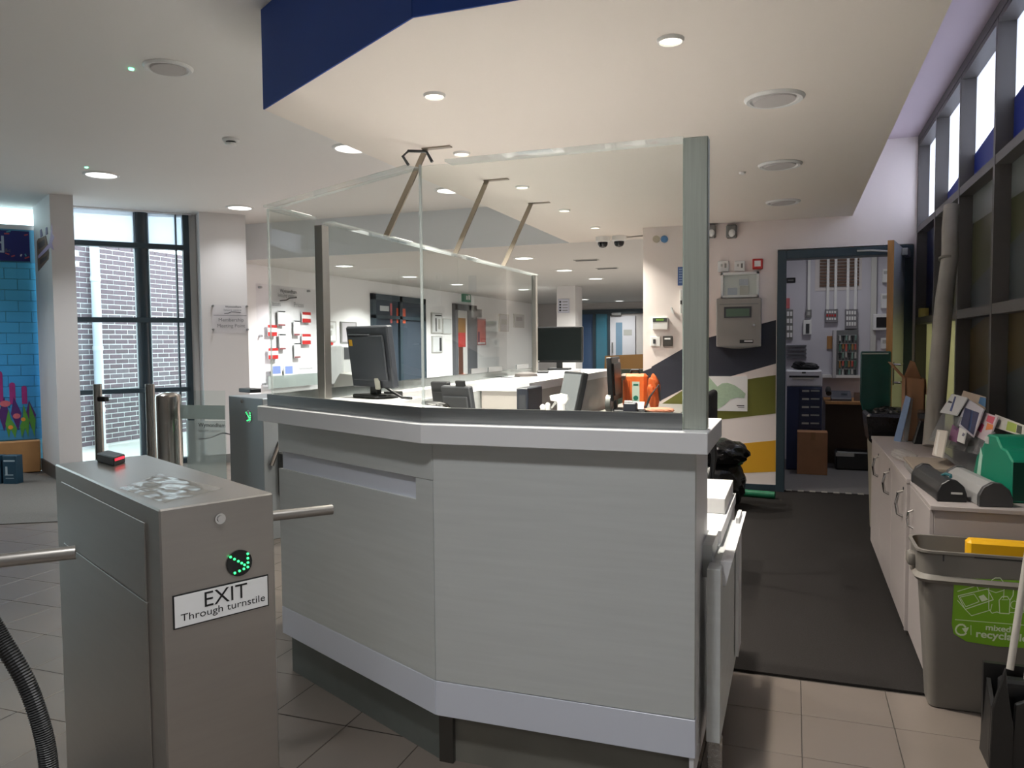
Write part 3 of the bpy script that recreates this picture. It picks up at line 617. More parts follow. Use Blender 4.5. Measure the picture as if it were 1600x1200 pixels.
# reader on top
rp = [pz(160, 724, 1.0), pz(178, 729, 1.0), pz(196, 723, 1.0)]
t_ = thing('barcode_reader', 'small black scanner box glowing red on top of the foreground turnstile', 'scanner', rp[1])
RF = F(rp[1], (rp[2]-rp[1])); ww = (rp[2]-rp[1]).length; dd = (rp[0]-rp[1]).length
ax = (rp[0]-rp[1]).normalized(); ay = (rp[2]-rp[1]).normalized()
q = B(); q.prism([tuple((rp[1]+ax*x*dd*1.5+ay*y*ww)[:2]) for x, y in ((0, 0), (0, 1), (1, 1), (1, 0))], 1.0, 1.028, .003); q.done('body', black, t_)
q = B(); RF.slab(q, ww*.12, ww*.88, 1.016, 1.023, .001); q.done('red_window', mat('lit_red', (255, 40, 60), .4, emit=((255, 30, 50), 3.0)), t_)
# crumpled film on top
fm = [pz(*p, 1.0) for p in ((186, 764), (248, 741), (348, 764), (258, 787))]
bm = B(); N = 14; t = bmesh.new(); g = []
for i in range(N+1):
    row = []
    for j in range(N+1):
        a, b_ = i/N, j/N; p = (fm[0]*(1-a)+fm[1]*a)*(1-b_)+(fm[3]*(1-a)+fm[2]*a)*b_
        row.append(t.verts.new((p.x, p.y, 1.0015+.004*random.random()*(1 if 0 < i < N and 0 < j < N else .2))))
    g.append(row)
for i in range(N):
    for j in range(N): t.faces.new((g[i][j], g[i+1][j], g[i+1][j+1], g[i][j+1]))
bmesh.ops.recalc_face_normals(t, faces=t.faces[:]); bm._add(t)
tag(bm.done('taped_sheet', clear('wrinkled_film', (236, 238, 236), 1.0, rough=.12, frost=.35, frost_rgb=(170, 166, 160)), smooth=True), 'wrinkled clear plastic sheet taped on the foreground turnstile top', 'sheet')
# neighbouring turnstile arm at the left edge
t_ = thing('neighbour_turnstile', 'steel turnstile arm reaching in from the left edge of the picture', 'turnstile', pz(-90, 880, .9))
b0, b1 = pz(0, 876, .9), pz(118, 863, .9); d = (b1-b0).normalized(); s_ = b0-d*.5
q = B(); q.tube([s_, b0, b1], .0155, 20); q.done('arm', steel, t_, True)
q = B(); q.prism([tuple((s_+V((x, y, 0)))[:2]) for x, y in ((-.25, -.3), (.02, -.3), (.02, .12), (-.25, .12))], 0, 1.0, .004); q.done('housing', steel, t_)
# second turnstile
c1, c2 = pz(357, 618, 1.0), pz(410, 623, 1.0); T2 = F((c1.x, c1.y, 0), c2-c1); w2_ = (c2-c1).length
t2 = thing('turnstile', 'farther steel turnstile with a small green arrow, beyond the counter corner', 'turnstile', (c2.x, c2.y, 0))
dp2 = -T2.n
q = B(); q.prism([(c1.x, c1.y), (c2.x, c2.y), (c2.x+dp2.x*.8, c2.y+dp2.y*.8), (c1.x+dp2.x*.8, c1.y+dp2.y*.8)], 0, 1.0, .004); q.done('housing', mat('satin_steel', (168, 174, 178), .5, .55), t2)
u_, v_ = T2.at(389, 651); led_arrow(T2, u_, v_, .045, t2)
q = B(); u_, v_ = T2.at(379, 627); q.cyl(T2.P(u_, v_), T2.P(u_, v_, .008), .014, n=16); q.done('key_lock', chrome, t2)
rt = V((c2.x, c2.y, 0))+dp2*.3
p0, p1 = V((*onplane(424, 728, rt, (T2.u.x*1, T2.u.y*1, 0)).to_tuple(),)), None
q = B(); st_ = onplane(437, 690, (c2.x+.15, c2.y+.12, 0), T2.u); en_ = onplane(424, 726, (c2.x+.05, c2.y+.05, 0), T2.u); q.tube([st_, en_], .018, 14); q.done('arm', chrome, t2, True)
q = B(); m_ = V((c2.x, c2.y, 0))+dp2*.1; q.prism([(m_.x, m_.y), (m_.x+T2.u.x*.1, m_.y+T2.u.y*.1), (m_.x+T2.u.x*.1+dp2.x*.3, m_.y+T2.u.y*.1+dp2.y*.3), (m_.x+dp2.x*.3, m_.y+dp2.y*.3)], .3, .62, .01); q.done('arm_hub', steeld, t2)
pt = pz(384, 614, 1.0); tag(B().box(pt+V((0, .05, .018)), (.2, .09, .032), math.atan2(T2.u.y, T2.u.x), .004).done('barcode_reader', black), 'black scanner box on top of the farther turnstile', 'scanner')
# gate posts, bollard, glass
bP = V((*(CAM+ray(262, 612)*(.345/(-ray(262, 612).z))).to_tuple()[:2], 0))
bol = thing('bollard', 'thick round brushed steel bollard of the entrance gate', 'bollard', bP)
B().lathe([(0, 0), (.093, 0), (.093, .985), (.088, 1.0), (.05, 1.018), (0, 1.024)], bP, 36).done('tube', mat('bollard_steel', (190, 184, 176), .16, 1, noise=(3, .05), stretch=(9, 9, .2)), bol, True)
def gpost(px, ztop, r, lb):
    p = V((*(CAM+ray(px, 600)*((EYE-ztop)/(-ray(px, 600).z))).to_tuple()[:2], 0))
    o = thing('gate_post', lb, 'post', p)
    B().lathe([(0, 0), (r, 0), (r, ztop), (0, ztop)], p, 24).done('tube', mat('post_steel', (160, 156, 150), .22, 1, noise=(3, .06), stretch=(9, 9, .2)), o, True); return o, p
g1, gp1 = gpost(152, 1.07, .033, 'slim steel gate post with a black clamp beside the white fin wall')
q = B(); q.box(gp1+V((.05, -.0, .95)), (.09, .05, .04), bev=.006); q.done('clamp', black, g1)
g2, gp2 = gpost(234, 1.07, .036, 'slim steel gate post next to the thick bollard')
gf = F(gp1+V((.04, 0, 0)), gp2-gp1)
gl = thing('gate_leaf', 'clear glass gate leaf between the two slim steel posts', 'gate', gf.P(.2, .1)); q = B(); gf.slab(q, .05, (gp2-gp1).length-.13, .12, 1.05, .005, -.005); q.done('glass', gglass, gl)
bf = F(bP, V((c1.x, c1.y, 0))-bP); bl = (V((c1.x, c1.y, 0))-bP).length
br = thing('glass_barrier', 'glass barrier with a frosted band and grey lettering beside the bollard', 'barrier', bf.P(bl/2, .08))
q = B(); bf.slab(q, .11, bl-.03, .08, 1.035, .005, -.005); q.done('glass', gglass, br)
va, vb_ = bf.at(320, 655)[1], bf.at(320, 633)[1]
q = B(); bf.slab(q, .11, bl-.03, va, vb_, .0065, .005); q.done('frosted_band', frostm, br)
q = B(); bf.slab(q, bl*.3, bl-.032, .3, va-.01, .0062, .005); q.done('frosted_film', clear('white_film_light', (235, 240, 240), .3, frost=.3), br)
u0, u1 = bf.at(311, 664)[0], bf.at(353, 664)[0]; text(bf, 'Wymondham', u0, u1, bf.at(332, 667)[1], ink, br, .008, h=None, bold=.01)
text(bf, 'leisure centre', u0, u0+(u1-u0)*.8, bf.at(330, 675)[1], inkg, br, .008)
q = B(); vv = bf.at(330, 680)[1]; bf.stroke(q, [(u0, vv-.03), (u0+.1, vv-.02), (u0+.2, vv+.02), (u0+.27, vv+.01), (u1, vv+.02)], .006, .0085, .008); q.done('swoosh', inkg, br)
# black corrugated hose, bottom left
hp = []
for px, py in ((-60, 915), (-25, 955), (4, 1003), (40, 1065), (62, 1125), (74, 1180), (78, 1240), (78, 1320), (74, 1420)):
    hp.append(CAM+ray(px, py)*1.5)
fine = []
for i in range(len(hp)-1):
    P0, P1, P2, P3 = hp[max(i-1, 0)], hp[i], hp[i+1], hp[min(i+2, len(hp)-1)]
    for k in range(16):
        t = k/16; fine.append(.5*((2*P1)+(P2-P0)*t+(2*P0-5*P1+4*P2-P3)*t*t+(3*P1-P0-3*P2+P3)*t**3))
fine.append(hp[-1]); last = fine[-1]
for k in range(1, 9): fine.append(V((last.x-.0*k, last.y, last.z*(1-k/8)+.02*k/8)))
dense = []
for a, b_ in zip(fine, fine[1:]):
    m = max(2, int((b_-a).length/.0035))
    for k in range(m): dense.append(a+(b_-a)*(k/m))
tag(B().tube(dense, .017, 12, radii=[.0175 if k % 2 else .0155 for k in range(len(dense))]).done('corrugated_hose', black, smooth=False), 'black corrugated hose curving down at the lower left corner', 'hose')
# ================================================================== CEILING FITTINGS
def lamp_data(nm, w, col, r, spread=150):
    L = bpy.data.lights.new(nm, 'AREA'); L.shape = 'DISK'; L.size = r*2; L.energy = w; L.color = col; L.spread = math.radians(spread); return L
def downlight(x, y, z, r, lb, ld, mlit, group):
    o = thing('downlight', lb, 'light', (x, y, z), group)
    B().lathe([(r*.86, -.002), (r*.9, -.012), (r, -.012), (r*1.08, -.004), (r*1.08, 0), (r*.86, 0), (r*.86, -.002)], (x, y, z), 28).done('trim_ring', whp, o, True)
    B().cyl((x, y, z-.006), (x, y, z), r*.87, n=28).done('diffuser', mlit, o)
    if ld:
        lo = bpy.data.objects.new('lamp', ld); COL.objects.link(lo); lo.parent = o; lo.location = (0, 0, -.02)
    return o
ldH = lamp_data('hall_lamp', HALL_W, (.98, .99, 1), .13, 118); ldB = lamp_data('bulkhead_lamp', BULK_W, (1, .93, .83), .045, 118); ldK = lamp_data('back_lamp', BACK_W, (1, .97, .93), .13)
ldK2 = lamp_data('back_row_lamp', BACK_W*.62, (1, .97, .93), .13, 130)
ldF = lamp_data('far_lamp', 22, (1, .97, .93), .13)
ldP = lamp_data('pier_lamp', HALL_W*.3, (.98, .99, 1), .13, 118)
ords = ['nearest', 'second', 'third', 'fourth', 'fifth', 'last']
for k, (x, y, lb) in enumerate(((-5.81, 5.36, 'round lit ceiling light near the white fin wall and green indicator'), (-5.8, 7.19, 'round lit ceiling light in front of the white pier with the meeting point sign'),
        (-3.26, 5.37, 'round lit ceiling light half hidden by the bulkhead edge, above the screen corner'), (-3.25, 7.19, 'round lit ceiling light behind the bulkhead edge, just right of the first brace'))):
    downlight(x, y, ZH, .14, lb, ldP if k == 1 else ldH, lampw, 'hall ceiling lights')
for x, y, wh in ((-.7, .9, 'over the visitors side of the counter'), (-3.25, -.6, 'behind the camera on its left'), (-.7, -1.2, 'right behind the camera'), (-8.0, 4.5, 'by the sea mural, past the left edge')):
    downlight(x, y, ZH, .14, 'round lit ceiling light outside the picture, '+wh, ldH, lampw, 'hall ceiling lights')  # unseen lamps added to brighten the counter front, hall and mural
for k, (x, y) in enumerate(((-.427, 2.871), (-1.48, 3.127), (-1.785, 4.12), (-1.778, 5.145), (-1.772, 6.177), (-1.769, 7.206))):
    lb = ['small warm spotlight at the front of the bulkhead above the counter end', 'small warm spotlight of the bulkhead nearest to its blue corner'][k] if k < 2 else 'small warm spotlight along the bulkhead left edge, %s of four from the front' % ['first', 'second', 'third', 'last'][k-2]
    downlight(x, y, ZB, .045, lb, ldB, lampy, 'bulkhead spotlights')
for k, (x, y) in enumerate(((-5.805, 9.32), (-5.8, 11.24), (-5.78, 13.06), (-3.24, 9.42), (-3.23, 11.24), (-3.17, 12.93), (-4.95, 19.0), (-4.3, 20.1), (-5.13, 14.88))):
    lb = ('lit round light in the low back ceiling, %s in the row above the left wall' % ['first', 'second', 'third'][k]) if k < 3 else ('lit round light in the low back ceiling, %s in the row towards the white column' % ['first', 'second', 'third'][k-3]) if k < 6 else 'small far lit round light above the blue glass doors, %s' % ['left one', 'right one'][k-6] if k < 8 else 'lit round light in the back ceiling between the screen far post and the white column'
    downlight(x, y, ZB, .13, lb, ldF if k in (6, 7) else ldK2 if k < 3 else ldK, lampw, 'back ceiling lights')
for k, (x, y, z, lb) in enumerate(((-.095, 3.72, ZB, 'round ceiling speaker in the bulkhead, nearest of the row of three'), (-.095, 5.11, ZB, 'round ceiling speaker in the bulkhead, middle of the row of three'), (-.095, 6.47, ZB, 'round ceiling speaker in the bulkhead, farthest of the row of three'),
        (-3.25, 3.467, ZH, 'unlit round grey fitting in the hall ceiling beside a green indicator'))):
    o = thing('ceiling_speaker', lb, 'speaker', (x, y, z), 'round ceiling speakers')
    B().lathe([(.1, -.001), (.105, -.012), (.12, -.014), (.13, -.004), (.13, 0), (.1, 0), (.1, -.001)], (x, y, z), 32).done('rim', whp, o, True)
    B().lathe([(0, -.02), (.09, -.016), (.094, -.004), (0, -.004)], (x, y, z), 32, Matrix.Rotation(math.radians(-3), 4, 'Y')).done('grille', mat('grille_grey', (196, 192, 190), .7), o, True)
o = thing('smoke_detector', 'small white smoke detector on the hall ceiling', 'detector', (-3.945, 4.81, ZH))
B().lathe([(0, 0), (.06, 0), (.06, -.012), (.05, -.02), (0, -.02)], (-3.945, 4.81, ZH), 24).done('base', whp, o, True)
B().lathe([(0, -.02), (.036, -.02), (.036, -.032), (0, -.032)], (-3.945, 4.81, ZH), 24).done('sensor_slot', black, o)
B().lathe([(0, -.032), (.045, -.032), (.04, -.045), (.02, -.055), (0, -.055)], (-3.945, 4.81, ZH), 24).done('cap', whp, o, True)
for px, py, lb in ((205, 107, 'green emergency indicator in the hall ceiling beside the unlit round fitting'), (135, 261, 'green emergency indicator in the hall ceiling beside a lit round light')):
    p = pz(px, py, ZH); q = B(); q.lathe([(0, 0), (.014, 0), (.012, -.008), (0, -.012)], p, 14); tag(q.done('indicator_light', mat('lit_green_dot', (120, 255, 190), .4, emit=((110, 255, 180), 5)), smooth=True), lb, 'light')
p = pz(1160, 269, ZB); q = B(); q.lathe([(0, 0), (.022, 0), (.018, -.012), (0, -.018)], p, 16); tag(q.done('ceiling_sensor', whp, smooth=True), 'tiny white sensor in the bulkhead near the middle speaker', 'sensor')
for k, (x, lb) in enumerate(((-1.86, 'white dome camera under the bulkhead, its left one of two'), (-1.69, 'white dome camera under the bulkhead, right one beside the striped wall'))):
    o = thing('dome_camera', lb, 'camera', (x, 7.9, ZB), 'dome cameras')
    B().lathe([(0, 0), (.072, 0), (.072, -.045), (.055, -.055), (0, -.055)], (x, 7.9, ZB), 24).done('housing', whp, o, True)
    B().lathe([(.052, -.055), (.05, -.08), (.036, -.102), (0, -.112)], (x, 7.9, ZB), 20).done('dome', blackg, o, True)
for (x, y), lb in (((-2.57, 9.98), 'dark slot diffuser in the back ceiling, nearer one'), ((-2.57, 11.2), 'dark slot diffuser in the back ceiling, farther one')):
    o = thing('air_vent', lb, 'vent', (x, y, ZB), 'slot diffusers')
    B().bb(x-.16, x+.16, y-.06, y+.06, ZB-.008, ZB).done('frame', lgrey, o); B().bb(x-.14, x+.14, y-.03, y+.03, ZB-.014, ZB-.008).done('slot', black, o)
downlight(.45, 8.5, 2.75, .13, 'round lit ceiling light inside the office, hidden above the door head', lamp_data('office_lamp', 5, (.96, .97, 1), .13), lampw, 'office ceiling light')
# ================================================================== BACK WALL FITTINGS (plane FW)
o = thing('alarm_control_unit', 'grey fire alarm control panel with a green display on the striped wall', 'panel', FW.P(-.48, 1.3))
r = FW.rect(1121, 467, 1190, 545)
q = B(); FW.slab(q, r[0], r[1], r[2]+.02, r[3], .11, 0, .006); cx = (r[0]+r[1])/2; hw = (r[1]-r[0])/2
FW.polyuv(q, [(cx+hw*math.sin(a*.1), r[2]+.022-.02*math.cos(a*math.pi/20)) for a in range(-10, 11)] , .1, 0); q.done('cabinet', mat('alarm_grey', (140, 136, 132), .5), o)
q = B(); FW.box(q, 1133, 480, 1175, 497, .114, .11); b_ = q.done('display_bezel', dgrey, o)
q = B(); FW.box(q, 1136, 483, 1172, 495, .1155, .114); q.done('display', mat('lcd_green', (92, 112, 96), .25), b_)
q = B(); u_, v_ = FW.at(1178, 508, .11); q.cyl(FW.P(u_, v_, .11), FW.P(u_, v_, .125), .012); q.done('key_lock', chrome, o)
q = B(); FW.box(q, 1157, 531, 1178, 536, .1125, .11); q.done('name_strip', black, o)
q = B(); FW.box(q, 1164, 532, 1177, 534, .1135, .1125); q.done('name_print', paper, o)
q = B(); FW.box(q, 1126, 475, 1186, 477, .113, .11); FW.box(q, 1126, 540, 1186, 542, .113, .11); o2 = q.done('trim_lines', grey, o); o2['kind'] = 'stuff'
o = thing('document_box', 'shallow white document box with a clear front above the alarm panel', 'box', FW.P(-.48, 1.77))
q = B(); r = FW.rect(1127, 426, 1186, 465)
for a in ((r[0], r[1], r[3]-.02, r[3]), (r[0], r[1], r[2], r[2]+.02), (r[0], r[0]+.02, r[2], r[3]), (r[1]-.02, r[1], r[2], r[3])): FW.slab(q, *a, .05)
FW.slab(q, r[0], r[1], r[2], r[3], .006); q.done('case', whp, o)
for k, (a, c_, d_, e_) in enumerate(((1137, 450, 1152, 461), (1156, 447, 1170, 461), (1155, 436, 1169, 446))):
    q = B(); FW.box(q, a, c_, d_, e_, .012, .006); q.done('paper_slip', mat('slip_%d' % (k % 2), ((200, 204, 215), (205, 200, 194))[k % 2], .7), o)
q = B(); FW.slab(q, r[0]+.02, r[1]-.02, r[2]+.02, r[3]-.02, .048, .045); q.done('clear_front', clr, o)
def wall_unit(F_, px, name, lb, cat, t, m, group=None, bev=.004):
    o = thing(name, lb, cat, F_.P(*F_.at((px[0]+px[2])/2, px[3]))); q = B(); F_.box(q, *px, t, 0, bev); q.done('body', m, o)
    if group: o['group'] = group
    return o
for px, lb in (((1122, 408, 1139, 425), 'white switched socket plate on the striped wall, nearer the steel post'), ((1148, 408, 1164, 424), 'white switched socket plate beside the red call point')):
    o = wall_unit(FW, px, 'wall_socket', lb, 'socket', .03, whp, 'white sockets above the document box')
    q = B(); mx = (px[0]+px[2])/2; FW.box(q, mx-4, px[1]+5, mx-1, px[1]+9, .034, .03); q.done('switch', lgrey, o)
    q = B(); FW.box(q, mx+2, px[1]+4, mx+5, px[1]+11, .032, .03); q.done('outlet', grey, o)
o = wall_unit(FW, (1176, 405, 1192, 421), 'call_point', 'red fire alarm call point on the white part of the wall', 'alarm', .045, red)
q = B(); FW.box(q, 1179, 408, 1189, 417, .05, .045); q.done('glass_front', paper, o)
for px, lb in (((1135, 352, 1152, 373), 'grey twin emergency light under the bulkhead above the sockets'), ((1104, 352, 1119, 373), 'grey emergency light half hidden behind the steel post')):
    o = wall_unit(FW, px, 'emergency_light', lb, 'light', .06, mat('bulkhead_grey', (120, 118, 116), .4), 'grey emergency lights', .012)
    q = B(); u_, v_ = FW.at((px[0]+px[2])/2, 364, .06); q.ball(FW.P(u_, v_, .06), .03, (1, .6, 1.2)); q.done('lens', whp, o, True)
o = thing('alarm_bell', 'small round cream sounder on the white wall, beside a blue one', 'alarm', FW.P(*FW.at(1026, 374))); u_, v_ = FW.at(1026, 374); q = B(); q.cyl(FW.P(u_, v_), FW.P(u_, v_, .03), .033); q.cyl(FW.P(u_, v_, .03), FW.P(u_, v_, .04), .02); q.done('body', mat('cream_plastic', (190, 180, 160), .5), o)
o = thing('alarm_beacon', 'small round blue beacon on the white wall beside the cream sounder', 'alarm', FW.P(*FW.at(1038.5, 374))); u_, v_ = FW.at(1038.5, 374); q = B(); q.cyl(FW.P(u_, v_), FW.P(u_, v_, .03), .033); q.cyl(FW.P(u_, v_, .03), FW.P(u_, v_, .045), .026, .02); q.done('body', mat('beacon_blue', (70, 120, 170), .35), o)
o = thing('blue_notice', 'narrow blue notice sheet on the wall partly behind the steel post', 'notice', FW.P(*FW.at(1063, 445))); q = B(); FW.box(q, 1059, 417, 1074, 446, .003); q.done('sheet', mat('notice_blue', (70, 96, 150), .6), o)
q = B()
for k in range(6): FW.box(q, 1061, 420+k*4, 1066, 421.6+k*4, .004, .003)
o2 = q.done('print', mat('notice_print', (150, 170, 205), .6), o); o2['kind'] = 'stuff'
o = wall_unit(FW, (1064, 453, 1078, 490), 'paper_dispenser', 'white wall dispenser half hidden behind the steel post', 'dispenser', .07, whp); q = B(); FW.box(q, 1064.5, 470, 1067, 476, .072, .07); q.done('slot', black, o)
o = wall_unit(FW, (1020, 496, 1044, 515), 'alarm_keypad', 'white intruder alarm keypad with a small green display', 'keypad', .035, whp); q = B(); FW.box(q, 1021, 497, 1043, 503, .038, .035); k_ = q.done('display', dgrey, o); q = B(); FW.box(q, 1026, 498, 1038, 501.5, .039, .038); q.done('lit_text', mat('lcd_lime', (110, 150, 60), .4), k_)
o = wall_unit(FW, (1017, 526, 1032, 541), 'wall_switch', 'white single light switch under the alarm keypad', 'switch', .02, whp); q = B(); FW.box(q, 1021, 530, 1025, 537, .024, .02); q.done('rocker', dgrey, o)
o = wall_unit(FW, (1036, 525, 1051, 541), 'access_reader', 'dark square access reader beside the white light switch', 'keypad', .025, mat('reader_brown', (66, 62, 58), .4)); q = B(); FW.box(q, 1039, 528, 1048, 530.5, .027, .025); q.done('label_strip', paper, o)
q = B(); FW.poly(q, [(1048, 481), (1050, 480), (1054, 491), (1050, 489)], .02); tag(q.done('wall_clip', whp), 'small white clip on the wall above the dark access reader', 'clip')
o = thing('map_poster', 'white poster map with a pale green county outline pinned over the stripes', 'poster', FW.P(-.57, .75)); q = B(); FW.box(q, 1102, 588, 1168, 642, .006, .002); q.done('sheet', paper, o)
q = B(); FW.poly(q, [(1103, 590), (1108, 589), (1113, 595), (1121, 604), (1128, 599), (1137, 598), (1148, 602), (1157, 608), (1165, 615), (1163, 622), (1152, 621), (1141, 624), (1133, 632), (1124, 638), (1117, 640), (1103, 634)], .0068, .006); q.done('county_shape', mat('map_green', (172, 196, 170), .7, noise=(60, .06)), o)
q = B(); FW.box(q, 1151, 633, 1163, 634.5, .0068, .006); FW.box(q, 1153, 636, 1163, 636.8, .0068, .006); o2 = q.done('print', ink, o); o2['kind'] = 'stuff'
# bags by the wall
def blob(b, c, rx, ry, rz, seed, amp=.12, n=3, base=True):
    rnd = random.Random(seed); t = bmesh.new(); bmesh.ops.create_icosphere(t, subdivisions=n+1, radius=1)
    ph = [(rnd.uniform(2, 7), rnd.uniform(2, 7), rnd.uniform(2, 7), rnd.uniform(0, 6)) for _ in range(7)]
    for v in t.verts:
        s_ = sum(math.sin(a*v.co.x+b2*v.co.y+c2*v.co.z+d_) for a, b2, c2, d_ in ph)/7
        k = 1+amp*abs(s_)*2-amp*.4+rnd.uniform(-.02, .02); v.co *= k
    for v in t.verts:
        v.co = V((v.co.x*rx, v.co.y*ry, max(v.co.z, -.85 if base else -9)*rz))
    return b._add(t, Matrix.Translation(c))
bagm = mat('bin_bag', (17, 17, 19), .22, bump=(25, .5))
o = thing('refuse_sack', 'shiny black refuse sack standing on the floor behind the counter end', 'bag', (-.58, 6.6, 0))
q = B(); blob(q, (-.6, 6.6, .2), .24, .22, .235, 3); blob(q, (-.56, 6.58, .44), .22, .2, .12, 5, .2, base=False); q.done('bag', bagm, o, True)
q = B(); p0, p1 = pz(1160, 776, .0), pz(1211, 779, .0); q.cyl((p0.x, 7.1, .034), (p1.x, 7.06, .034), .033, n=18); q.cyl((p1.x, 7.06, .034), (p1.x+.002, 7.06, .034), .014); tag(q.done('bag_roll', mat('green_roll', (30, 120, 84), .45, noise=(40, .1))), 'roll of green sacks lying on the floor by the door frame', 'roll')
# ================================================================== OFFICE BEHIND THE DOOR
o = thing('louvre_vent', 'brown slatted vent high on the office back wall behind the conduits', 'vent', OW.P(*OW.at(1312, 447)))
r = OW.rect(1281, 404, 1342, 448); q = B(); OW.slab(q, r[0]-.05, r[1]+.03, r[2]-.04, r[3]+.04, .006); q.done('frame', mat('vent_frame', (214, 208, 206), .6), o)
for k in range(9):
    q = B(); z = r[2]+(r[3]-r[2])*(k+.5)/9; OW.slab(q, r[0], r[1], z-.011, z+.011, .022, .006); q.done('slat', mat('vent_brown', (104, 78, 62), .6), o)
for k, (px, y1, lb) in enumerate(((1293, 484, 'first of four white conduits on the office wall, at the left'), (1305, 484, 'second of four white conduits on the office wall'), (1324, 484, 'third of four white conduits on the office wall'), (1336, 484, 'last of four white conduits on the office wall'), (1263.5, 485, 'lone white conduit on the office wall left of the vent'))):
    u_, v_ = OW.at(px, y1); q = B(); OW.slab(q, u_-.014, u_+.014, v_, 2.74, .05, .024); tag(q.done('cable_conduit', whp), lb, 'conduit', 'white conduits in the office')
def sockets(px, lb, redrow):
    o = wall_unit(OW, px, 'switch_box', lb, 'switch', .05, mat('box_grey', (128, 126, 130), .5)); o['group'] = 'office switch boxes'
    n = 3
    for j in range(n):
        for i in range(4):
            x0 = px[0]+2+(px[2]-px[0]-4)*i/4; y0 = px[1]+3+(px[3]-px[1]-5)*j/n
            q = B(); OW.box(q, x0, y0, x0+(px[2]-px[0]-4)/4*.7, y0+(px[3]-px[1]-5)/n*.65, .056, .05); q.done('switch_rocker', red if j == redrow else whp, o)
sockets((1289, 483, 1309, 504), 'grey switch box with a red row at the foot of the first two conduits', 1); sockets((1320, 483, 1340, 514), 'taller grey switch box at the foot of the last two conduits', 9)
o = wall_unit(OW, (1259, 484, 1268, 496), 'junction_box', 'small grey junction box at the foot of the lone conduit', 'box', .05, grey); q = B(); OW.box(q, 1261.5, 487, 1265.5, 493, .055, .05); q.done('cover', lgrey, o)
o = wall_unit(OW, (1255, 500, 1268, 523), 'isolator_switch', 'white isolator switch below the small grey junction box', 'switch', .05, whp); q = B(); OW.box(q, 1259, 506, 1264.5, 521, .056, .05); q.done('toggle', dgrey, o)
o = wall_unit(OW, (1227, 434, 1243, 442), 'name_plate', 'small black plate on the office wall beside the door frame', 'sign', .012, black); q = B(); OW.box(q, 1231, 437, 1240, 439, .014, .012); q.done('print', grey, o)
o = thing('socket_column', 'column of white sockets and a red label on the office wall at the door frame', 'socket', OW.P(*OW.at(1233, 530))); q = B(); OW.box(q, 1227, 484, 1239, 531, .03); q.done('back_plate', grey, o)
for k in range(4):
    for i in range(2):
        q = B(); OW.box(q, 1229.5+i*5, 487+k*11, 1233+i*5, 494+k*11, .04, .03); q.done('socket_face', whp, o)
q = B(); OW.box(q, 1227, 466, 1234, 482, .02); q.done('red_label', mat('pinkish_label', (200, 110, 112), .6), o)
for k in range(4):
    q = B(); y0 = 539+k*6; OW.box(q, 1229, y0, 1260, y0+2.6, .06, 0); tag(q.done('file_rack', mat('rack_grey', (96, 96, 102), .5)), 'thin grey wall rack in the office, %s of four stacked ones' % ['top', 'second', 'third', 'lowest'][k], 'rack', 'grey wall racks')
o = thing('key_cabinet', 'open grey key cabinet full of hanging keys on the office wall', 'cabinet', OW.P(*OW.at(1322, 590))); r = OW.rect(1306, 516, 1340, 590)
q = B(); OW.slab(q, r[0], r[1], r[2], r[3], .06, 0, .004); q.done('back_board', mat('key_board', (110, 112, 112), .5), o)
q = B(); OW.slab(q, r[0]-.04, r[0]-.005, r[2], r[3], .22, 0, .003); q.done('door', mat('cab_door_grey', (190, 188, 190), .5), o)
kc = [(190, 190, 186), (70, 120, 100), (40, 44, 48), (160, 120, 70), (120, 150, 140), (190, 90, 80)]
for j in range(5):
    q = B(); z = r[3]-.06-j*(r[3]-r[2]-.06)/5; OW.slab(q, r[0]+.02, r[1]-.02, z, z+.008, .075, .06); q.done('key_rail', alu, o)
    for i in range(6):
        q = B(); u_ = r[0]+.03+i*(r[1]-r[0]-.06)/5.2; h = .05+.03*random.random(); OW.slab(q, u_, u_+.018, z-h, z, .085, .072); q.done('key', mat('key_%d' % ((i*2+j) % 6), kc[(i*2+j) % 6], .4), o)
q = B(); OW.box(q, 1292, 525, 1302, 545, .02); tag(q.done('wall_plaque', oak), 'small brown plaque left of the key cabinet', 'plaque')
o = wall_unit(OW, (1363, 491, 1388, 516), 'wall_intercom', 'white framed intercom screen on the office wall by the open door', 'intercom', .09, whp); q = B(); OW.box(q, 1368, 496, 1386, 512, .095, .09); q.done('screen', blackg, o)
for k, (px, lb) in enumerate((((1378, 421, 1390, 442), 'upper white box on the office wall edge beside the open door'), ((1376, 459, 1390, 482), 'cream box on the office wall edge beside the open door'), ((1376, 528, 1390, 545), 'lower cream box under the wall intercom'))):
    o = wall_unit(OW, px, 'trunking_box', lb, 'box', .06, whp); q = B(); OW.box(q, px[0]+2, px[1]+3, px[2]-2, px[1]+8, .064, .06); q.done('cover', lgrey, o)
q = B(); u_, v_ = OW.at(1382, 470); OW.slab(q, u_-.14, u_-.085, 1.2, 2.74, .045, 0); tag(q.done('cable_trunking', mat('trunk_white', (206, 206, 200), .5)), 'white vertical cable trunking on the office wall by the open door', 'trunking')
